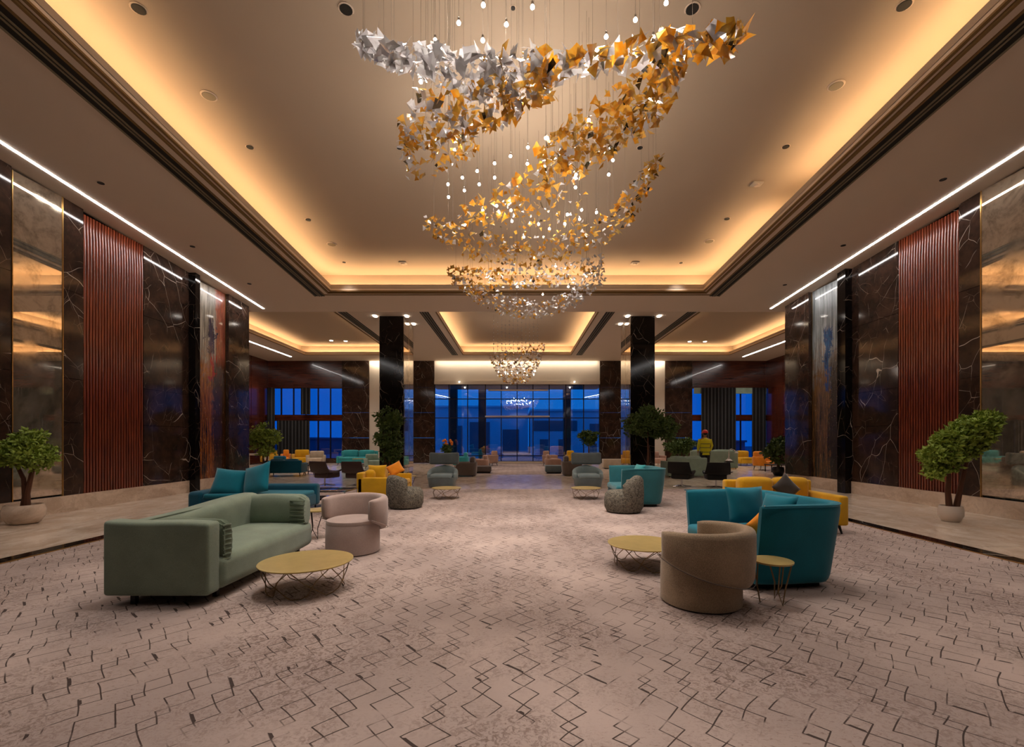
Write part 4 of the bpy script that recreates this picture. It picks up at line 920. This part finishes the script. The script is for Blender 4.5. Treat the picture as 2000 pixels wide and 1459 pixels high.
tree('potted_tree', 'round-crowned dark green tree in front of the pillar by the grey-teal loveseat', x, y, [[(0, 0, .3), (.02, 0, .9), (0, 0, 1.7)]],
     [(0, 0, 1.95, .85, .7, .52), (-.5, 0, 1.95, .5, .5, .45), (.55, 0, 1.9, .55, .5, .45), (.1, 0, 2.35, .62, .5, .36), (.8, 0, 1.65, .35, .4, .3)], 5200, .12, 'leaf_d', (.26, .34, 'black'), 11)
tree('potted_plant', 'dark bushy plant behind the pale sage sofa near the pillar', 9.6, 26.6, [[(0, 0, .3), (0, 0, .8)]], [(-.4, 0, .95, .65, .4, .5), (.3, 0, 1.0, .6, .4, .55)], 1500, .16, 'leaf_d', (.25, .34, 'black'), 13, False)
tree('potted_plant', 'dark-leaved plant beside the orange armchairs', WX(1520, 18.2), 18.2, [[(0, 0, .3), (0, 0, .9)]], [(0, 0, 1.15, .5, .4, .36), (-.3, 0, .95, .3, .3, .3), (.3, 0, 1.0, .32, .3, .3), (0, 0, .7, .25, .25, .3)], 1300, .14, 'leaf_d', (.22, .34, 'black'), 15, False)
tree('potted_plant', 'dark tall plant before the entrance glass, teal side', WX(1150, 27), 27, [[(0, 0, .3), (0, 0, 1.2)]], [(0, 0, 1.5, .6, .3, .45)], 900, .16, 'leaf_d', (.2, .34, 'black'), 17, False)
t = tree('potted_plant', 'plant with orange flowers before the entrance glass, sage side', WX(873, 27), 27, [[(0, 0, .3), (0, 0, .9)]], [(0, 0, .85, .3, .2, .3)], 400, .16, 'leaf_d', (.2, .34, 'black'), 19, False)
for k in range(9): MB().ball((random.uniform(-.25, .3), random.uniform(-.1, .1), 1.25+random.uniform(-.1, .22)), .085, sub=1).build('flower', 'flower', t)

# ================================================================== PERSON
def person():
    t = root('person', 'person in a yellow vest and red helmet standing with back turned', 'person', (7.69, 18.65, 0), .0)
    def skin(name, V, Ed, mat, root_i=0, lv=2):
        me = bpy.data.meshes.new(name); me.from_pydata([v[:3] for v in V], Ed, []); o = bpy.data.objects.new(name, me); C.objects.link(o); o.parent = t
        sk = o.modifiers.new('skin', 'SKIN'); sk.use_smooth_shade = True
        for i, v in enumerate(V):
            r = v[3] if isinstance(v[3], tuple) else (v[3], v[3]); me.skin_vertices[0].data[i].radius = r
        me.skin_vertices[0].data[root_i].use_root = True
        s_ = o.modifiers.new('sub', 'SUBSURF'); s_.levels = lv; s_.render_levels = lv; me.materials.append(M[mat]); return o
    V = [(0, 0, .96, (.15, .11)), (0, 0, 1.15, (.14, .10)), (0, .01, 1.34, (.17, .11)), (0, 0, 1.45, (.09, .08)), (0, 0, 1.52, .052), (0, -.01, 1.58, .06), (0, 0, 1.66, (.078, .095)), (0, 0, 1.73, (.07, .085))]
    Ed = [(i, i+1) for i in range(7)]
    for s_ in (-1, 1):
        n = len(V); V += [(s_*.19, .01, 1.42, .062), (s_*.25, -.02, 1.18, .048), (s_*.24, .10, .96, .036), (s_*.235, .14, .88, .034)]; Ed += [(3, n), (n, n+1), (n+1, n+2), (n+2, n+3)]
        k = len(V); V += [(s_*.10, 0, .90, .10), (s_*.115, .02, .50, .062), (s_*.12, -.01, .10, .045), (s_*.125, .13, .04, .038)]; Ed += [(0, k), (k, k+1), (k+1, k+2), (k+2, k+3)]
    body = skin('body', V, Ed, 'skin')
    for s_ in (-1, 1):
        for k, (dx, L) in enumerate(((-.028, .07), (-.010, .078), (.010, .074), (.028, .062))):
            skin('finger', [(s_*.235+dx*.3, .15+dx*.6, .87, .011), (s_*.235+dx*.3, .16+dx*.7, .87-L*.55, .010), (s_*.225, .165+dx*.7, .87-L, .008)], [(0, 1), (1, 2)], 'skin', 0, 1)
        skin('thumb', [(s_*.225, .175, .88, .012), (s_*.21, .20, .85, .011), (s_*.205, .205, .82, .009)], [(0, 1), (1, 2)], 'skin', 0, 1)
    def ellip(prof, mat, name, n=28): MB().loft([[(rx*math.cos(2*PI*i/n), oy+ry*math.sin(2*PI*i/n), z) for i in range(n)] for z, rx, ry, oy in prof]).build(name, mat, t, sharp=80)
    ellip([(.80, .20, .145, 0), (.95, .20, .15, 0), (1.15, .195, .145, 0), (1.34, .225, .15, 0), (1.43, .20, .13, 0), (1.47, .11, .09, 0), (1.50, .075, .07, 0)], 'vest', 'vest')
    for z0 in (.90, 1.08, 1.24): ellip([(z0, .213, .158, 0), (z0+.035, .214, .16, 0)], 'vest_band', 'reflective_band')
    for s_ in (-1, 1):
        MB().loft([[(s_*.10+r*math.cos(q), .01+r*1.05*math.sin(q), z) for q in [2*PI*i/18 for i in range(18)]] for z, r in ((.06, .075), (.5, .088), (.84, .115), (.95, .12))]).build('trouser_leg', 'trouser', t)
        MB().tube([(s_*.205, .01, 1.44), (s_*.27, -.02, 1.18), (s_*.25, .09, .99)], .068, 12, .046).build('sleeve', 'vest', t)
        MB().rbox(s_*.12-.05, s_*.12+.05, -.08, .20, 0, .09, .03).build('shoe', 'black', t)
        MB().ball((s_*.085, .0, 1.66), .022, (.5, 1, 1.4), 1).build('ear', 'skin', t)
        MB().ball((s_*.03, .088, 1.675), .012, sub=1).build('eye', 'black', t)
    MB().ball((0, .105, 1.64), .018, (.8, 1.2, 1.3), 1).build('nose', 'skin', t); MB().rbox(-.025, .025, .085, .098, 1.60, 1.61, .003).build('mouth', 'bark', t)
    MB().ball((0, -.015, 1.68), .093, (.95, 1.08, .9), 2).build('hair', 'black', t)
    m = MB(); m.lathe([(.128, 1.695), (.126, 1.71), (.118, 1.75), (.095, 1.80), (.05, 1.83), (.01, 1.838)], n=24, sx=.95, sy=1.12).build('helmet', 'cap', t)
    MB().rbox(-.09, .09, .10, .19, 1.69, 1.705, .006).build('helmet_brim', 'cap', t)
person()

# ================================================================== CHANDELIERS
def shard(s, rnd):
    n = rnd.choice((3, 4, 4)); m = MB(); a0 = rnd.uniform(0, 6.28); pts = []
    for k in range(n):
        a = a0+2*PI*k/n+rnd.uniform(-.35, .35); r = s*rnd.uniform(.42, .72); pts.append((r*math.cos(a), r*math.sin(a)))
    curl = rnd.uniform(-1.6, 1.6)/s*.25; th = .006
    rings = []
    for z in (-th/2, th/2): rings.append([(x, y, z+curl*x*x) for x, y in pts])
    mid = [tuple((Vector(rings[0][k])+Vector(rings[0][(k+1) % n]))/2) for k in range(n)]
    R = []
    for z in (0, th):
        r = []
        for k in range(n):
            x, y = pts[k]; r.append((x, y, z+curl*x*x)); x2, y2 = pts[(k+1) % n]; mx, my = (x+x2)/2*.94, (y+y2)/2*.94; r.append((mx, my, z+curl*mx*mx))
        R.append(r)
    A = [m.bm.verts.new(p) for p in R[0]]; B = [m.bm.verts.new(p) for p in R[1]]; c0 = m.bm.verts.new((0, 0, 0)); c1 = m.bm.verts.new((0, 0, th))
    for k in range(2*n):
        j = (k+1) % (2*n); m.bm.faces.new((c0, A[j], A[k])); m.bm.faces.new((c1, B[k], B[j])); m.bm.faces.new((A[k], A[j], B[j], B[k]))
    return m
rnd = random.Random(21)
SH = {}
for mname in ('g_white', 'g_amber', 'g_dark', 'g_pink'):
    SH[mname] = []
    for k in range(5):
        m = shard(1.0, rnd); me = bpy.data.meshes.new('glass_shard'); bmesh.ops.recalc_face_normals(m.bm, faces=m.bm.faces[:]); m.bm.to_mesh(me); m.bm.free(); me.materials.append(M[mname]); SH[mname].append(me)
# ribbons: (px, py, depth) centre line, half width px, piece size m, density per px, white share along it
RIB = [
 ([(700, 78, 4.5), (745, 102, 4.5), (820, 120, 4.55), (900, 136, 4.6), (960, 138, 4.7)], [13, 22, 34, 44, 40], .14, .66, (1, 1)),
 ([(950, 135, 4.7), (1040, 128, 4.75), (1120, 128, 4.8), (1200, 112, 4.8), (1290, 92, 4.7), (1370, 84, 4.6), (1420, 78, 4.5), (1456, 70, 4.5)], [34, 38, 26, 26, 34, 28, 28, 16], .155, .48, (.85, .12)),
 ([(1080, 160, 4.9), (990, 192, 5.0), (900, 220, 5.2), (800, 235, 5.4)], [34, 54, 62, 56], .115, .72, (.4, .5)),
 ([(780, 250, 5.6), (800, 300, 6.0), (850, 300, 6.2), (930, 270, 6.0)], [30, 52, 44, 34], .095, .55, (.35, .2)),
 ([(1335, 120, 4.9), (1310, 165, 5.1), (1260, 200, 5.4), (1190, 235, 5.8), (1110, 285, 6.3), (1050, 330, 6.8)], [18, 44, 66, 64, 56, 44], .112, .58, (.12, .06)),
 ([(1270, 205, 5.8), (1200, 270, 6.3), (1120, 320, 6.8), (1040, 370, 7.3), (960, 405, 7.7), (900, 420, 8.0)], [26, 34, 46, 46, 34, 22], .115, .42, (.1, .08)),
 ([(828, 432, 8.3), (870, 455, 8.4), (930, 480, 8.5), (1000, 495, 8.6), (1060, 503, 8.7)], [12, 28, 30, 24, 16], .095, 1.15, (.1, .25)),
 ([(1060, 495, 8.6), (1130, 470, 8.4), (1190, 442, 8.1), (1235, 395, 7.8), (1262, 350, 7.5), (1290, 312, 7.3)], [20, 26, 30, 42, 30, 14], .10, .85, (.2, .06)),
 ([(940, 425, 8.1), (1010, 445, 8.1), (1080, 425, 8.0), (1140, 405, 7.9)], [34, 44, 40, 30], .075, .36, (.25, .2)),
 ([(878, 530, 10.5), (930, 540, 10.5), (1000, 545, 10.6), (1080, 540, 10.6), (1140, 528, 10.6), (1180, 508, 10.6)], [10, 18, 20, 22, 22, 14], .10, 1.9, (.12, .85)),
 ([(885, 545, 10.8), (940, 578, 11.0), (1000, 600, 11.2), (1060, 605, 11.3), (1110, 588, 11.3), (1150, 560, 11.3), (1180, 535, 11.2)], [10, 20, 22, 16, 20, 22, 14], .085, 2.7, (.35, .98)),
]
ch = root('chandelier', 'huge swirling chandelier of white and amber glass shards in the big cove', 'chandelier', (.1, 8, 6.2))
PC = []
for line, hw, size, dens, (w0, w1_) in RIB:
    L = [0]
    for a, b in zip(line, line[1:]): L.append(L[-1]+math.hypot(b[0]-a[0], b[1]-a[1]))
    for k in range(int(L[-1]*dens*sum(hw)/len(hw)/22)):
        s_ = rnd.uniform(0, L[-1]); i = max(j for j in range(len(L)-1) if L[j] <= s_); f = (s_-L[i])/(L[i+1]-L[i])
        px, py, d = [line[i][q]*(1-f)+line[i+1][q]*f for q in range(3)]; h = hw[i]*(1-f)+hw[i+1]*f
        o = rnd.uniform(-1, 1); py += o*h; px += rnd.uniform(-5, 5); d += .35*o+rnd.uniform(-.3, .3)
        g_ = s_/L[-1]; pw = w0*(1-g_)+w1_*g_
        mt = 'g_white' if rnd.random() < pw else ('g_dark' if rnd.random() < .05 else 'g_amber')
        PC.append((WX(px, d), d, WZ(py, d), size*rnd.uniform(.62, 1.2), mt, Matrix.Rotation(rnd.uniform(0, 6.28), 3, 'Z') @ Matrix.Rotation(rnd.uniform(-1.2, 1.2), 3, 'X') @ Matrix.Rotation(rnd.uniform(-1.2, 1.2), 3, 'Y')))
OX, OY, OZ = .1, 8, 6.2
PC.sort(key=lambda p: -p[3]/p[1])
for p in PC[:300]:
    o = bpy.data.objects.new('glass_shard', rnd.choice(SH[p[4]])); C.objects.link(o); o.parent = ch
    o.matrix_local = TR(p[0]-OX, p[1]-OY, p[2]-OZ) @ p[5].to_4x4() @ Matrix.Scale(p[3], 4)
rest = {}
def join(pcs, name, parent, ox, oy, oz):
    by = {}
    for p in pcs: by.setdefault(p[4], []).append(p)
    vs, fs, mi = [], [], []; mats = []
    for mt, L_ in by.items():
        mats.append(mt)
        for p in L_:
            me = rnd.choice(SH[mt]); b = len(vs); R_ = p[5]
            for v in me.vertices: q = R_ @ (v.co*p[3]); vs.append((q.x+p[0]-ox, q.y+p[1]-oy, q.z+p[2]-oz))
            for f in me.polygons: fs.append([b+i for i in f.vertices]); mi.append(len(mats)-1)
    me = bpy.data.meshes.new(name); me.from_pydata(vs, [], fs)
    for mt in mats: me.materials.append(M[mt])
    me.polygons.foreach_set('material_index', mi); o = bpy.data.objects.new(name, me); C.objects.link(o); o.parent = parent; o['kind'] = 'stuff'; return o
join(PC[300:], 'small_glass_shards', ch, OX, OY, OZ)
mb = MB()
for p in rnd.sample(PC, 130):
    x, y, z = p[:3]; zt = S(y)+UP; mb.tube([(x-OX, y-OY, z-OZ), (x-OX, y-OY, zt-OZ)], .0016, 3)
bl = [(944, 10, 4.3), (1040, 14, 4.3), (1301, 6, 4.3), (896, 45, 4.5), (989, 48, 4.5), (1241, 39, 4.5), (850, 79, 4.6), (943, 79, 4.6), (1184, 72, 4.6), (1276, 73, 4.6), (822, 160, 5.0), (1066, 270, 6.6), (1031, 288, 6.8), (997, 305, 7), (966, 319, 7.1), (1066, 304, 7), (1030, 320, 7.1), (1197, 313, 6.8), (1189, 341, 7), (932, 334, 7.2), (903, 347, 7.3), (966, 347, 7.3), (936, 360, 7.4), (875, 360, 7.4), (907, 372, 7.5), (876, 385, 7.6), (1125, 341, 7), (1124, 366, 7.2), (1150, 235, 6), (1020, 200, 5.4), (960, 235, 5.6), (888, 275, 6), (970, 402, 7.8), (943, 411, 7.9), (998, 411, 7.8), (1136, 410, 7.8), (1165, 415, 7.8), (1108, 419, 7.9), (1132, 428, 7.9), (1103, 437, 8), (1052, 438, 8), (1073, 447, 8.1), (1023, 463, 8.2), (1000, 432, 8), (960, 545, 10.8), (1010, 560, 10.9), (1060, 575, 11), (1110, 560, 11), (1145, 540, 10.9), (1085, 520, 10.8)]  # the last bulbs, in the far ring, are added to brighten it
bulb = MB().ball((0, 0, 0), 1, sub=2).bm; bme = bpy.data.meshes.new('bulb'); bulb.to_mesh(bme); bulb.free(); bme.materials.append(M['bulb']); bme.polygons.foreach_set('use_smooth', [True]*len(bme.polygons))
cap = MB().lathe([(.008, .018), (.012, .02), (.012, .05), (.004, .06)], n=8).bm; cme = bpy.data.meshes.new('bulb_cap'); cap.to_mesh(cme); cap.free(); cme.materials.append(M['chrome'])
for px, py, d in bl:
    x, z = WX(px, d), WZ(py, d); o = bpy.data.objects.new('bulb', bme); C.objects.link(o); o.parent = ch; r = .020 if d < 5.2 else .022
    o.matrix_local = TR(x-OX, d-OY, z-OZ) @ Matrix.Scale(r, 4)
    if not (px > 1120 and py > 400) or px % 2: 
        l = bpy.data.lights.new('bulb_light', 'POINT'); l.energy = BULB_W; l.color = (1, .88, .76); l.shadow_soft_size = .03
        lo = bpy.data.objects.new('bulb_light', l); C.objects.link(lo); lo.location = (x, d, z)
    c_ = bpy.data.objects.new('bulb_cap', cme); C.objects.link(c_); c_.parent = o; c_.matrix_local = Matrix.Scale(1/r, 4)
    mb.tube([(x-OX, d-OY, z+.05-OZ), (x-OX, d-OY, S(d)+UP-OZ)], .0022, 4)
tag(mb.build('hanging_wire', 'wire', ch), kind='stuff')
MB().box(-1.9, 1.9, -4.6, 4.8, S(8)+UP-OZ-.30, S(8)+UP-OZ-.29).bm.free()
# small chandelier in the rear hall
c2 = root('chandelier', 'small champagne glass basket chandelier in the rear middle cove', 'chandelier', (0, 20, Z2+.5))
P2 = []
for k in range(800):
    a = rnd.uniform(0, 6.28); h = rnd.random()**.8; r = (.30+.92*h**.6)*(1+.06*math.sin(3*a)); z = 3.92+1.45*h**1.2+.25*h*math.cos(a-.4); 
    if rnd.random() < .3: r *= rnd.uniform(.3, .95)
    P2.append((r*math.cos(a), 20+r*math.sin(a), z, rnd.uniform(.08, .15), rnd.choice(('g_pink', 'g_pink', 'g_white', 'g_amber')), Matrix.Rotation(rnd.uniform(0, 6.28), 3, 'Z') @ Matrix.Rotation(rnd.uniform(-1.5, 1.5), 3, 'X')))
join(P2, 'glass_basket', c2, 0, 20, Z2+.5)
mb = MB(); n_ = 0
for px in (964, 972, 980, 987, 995, 1003, 1011, 1019, 1027, 1034, 1042, 1050):
    yy = 20+rnd.uniform(-.6, .6); x = WX(px, yy); mb.tube([(x, yy-20, 5.1-Z2-.5), (x, yy-20, .05)], .004, 4)
    b = MB()
    for j in range(9): b.ball((x, yy-20, 5.2-Z2-.5+j*.17+rnd.uniform(-.03, .03)), .026, sub=1)
    b.build('bead_string', 'g_white', c2)
    l = bpy.data.lights.new('bulb_light', 'POINT'); l.energy = 4; l.color = (1, .85, .7); l.shadow_soft_size = .03
    lo = bpy.data.objects.new('bulb_light', l); C.objects.link(lo); lo.location = (x*.8, 20+(yy-20)*.6, 4.55)
    o = bpy.data.objects.new('bulb', bme); C.objects.link(o); o.parent = c2; o.matrix_local = TR(x*.8, (yy-20)*.6, 4.55+rnd.uniform(-.3, .4)-Z2-.5) @ Matrix.Scale(.022, 4)
tag(mb.build('hanging_wire', 'chrome', c2), kind='stuff')
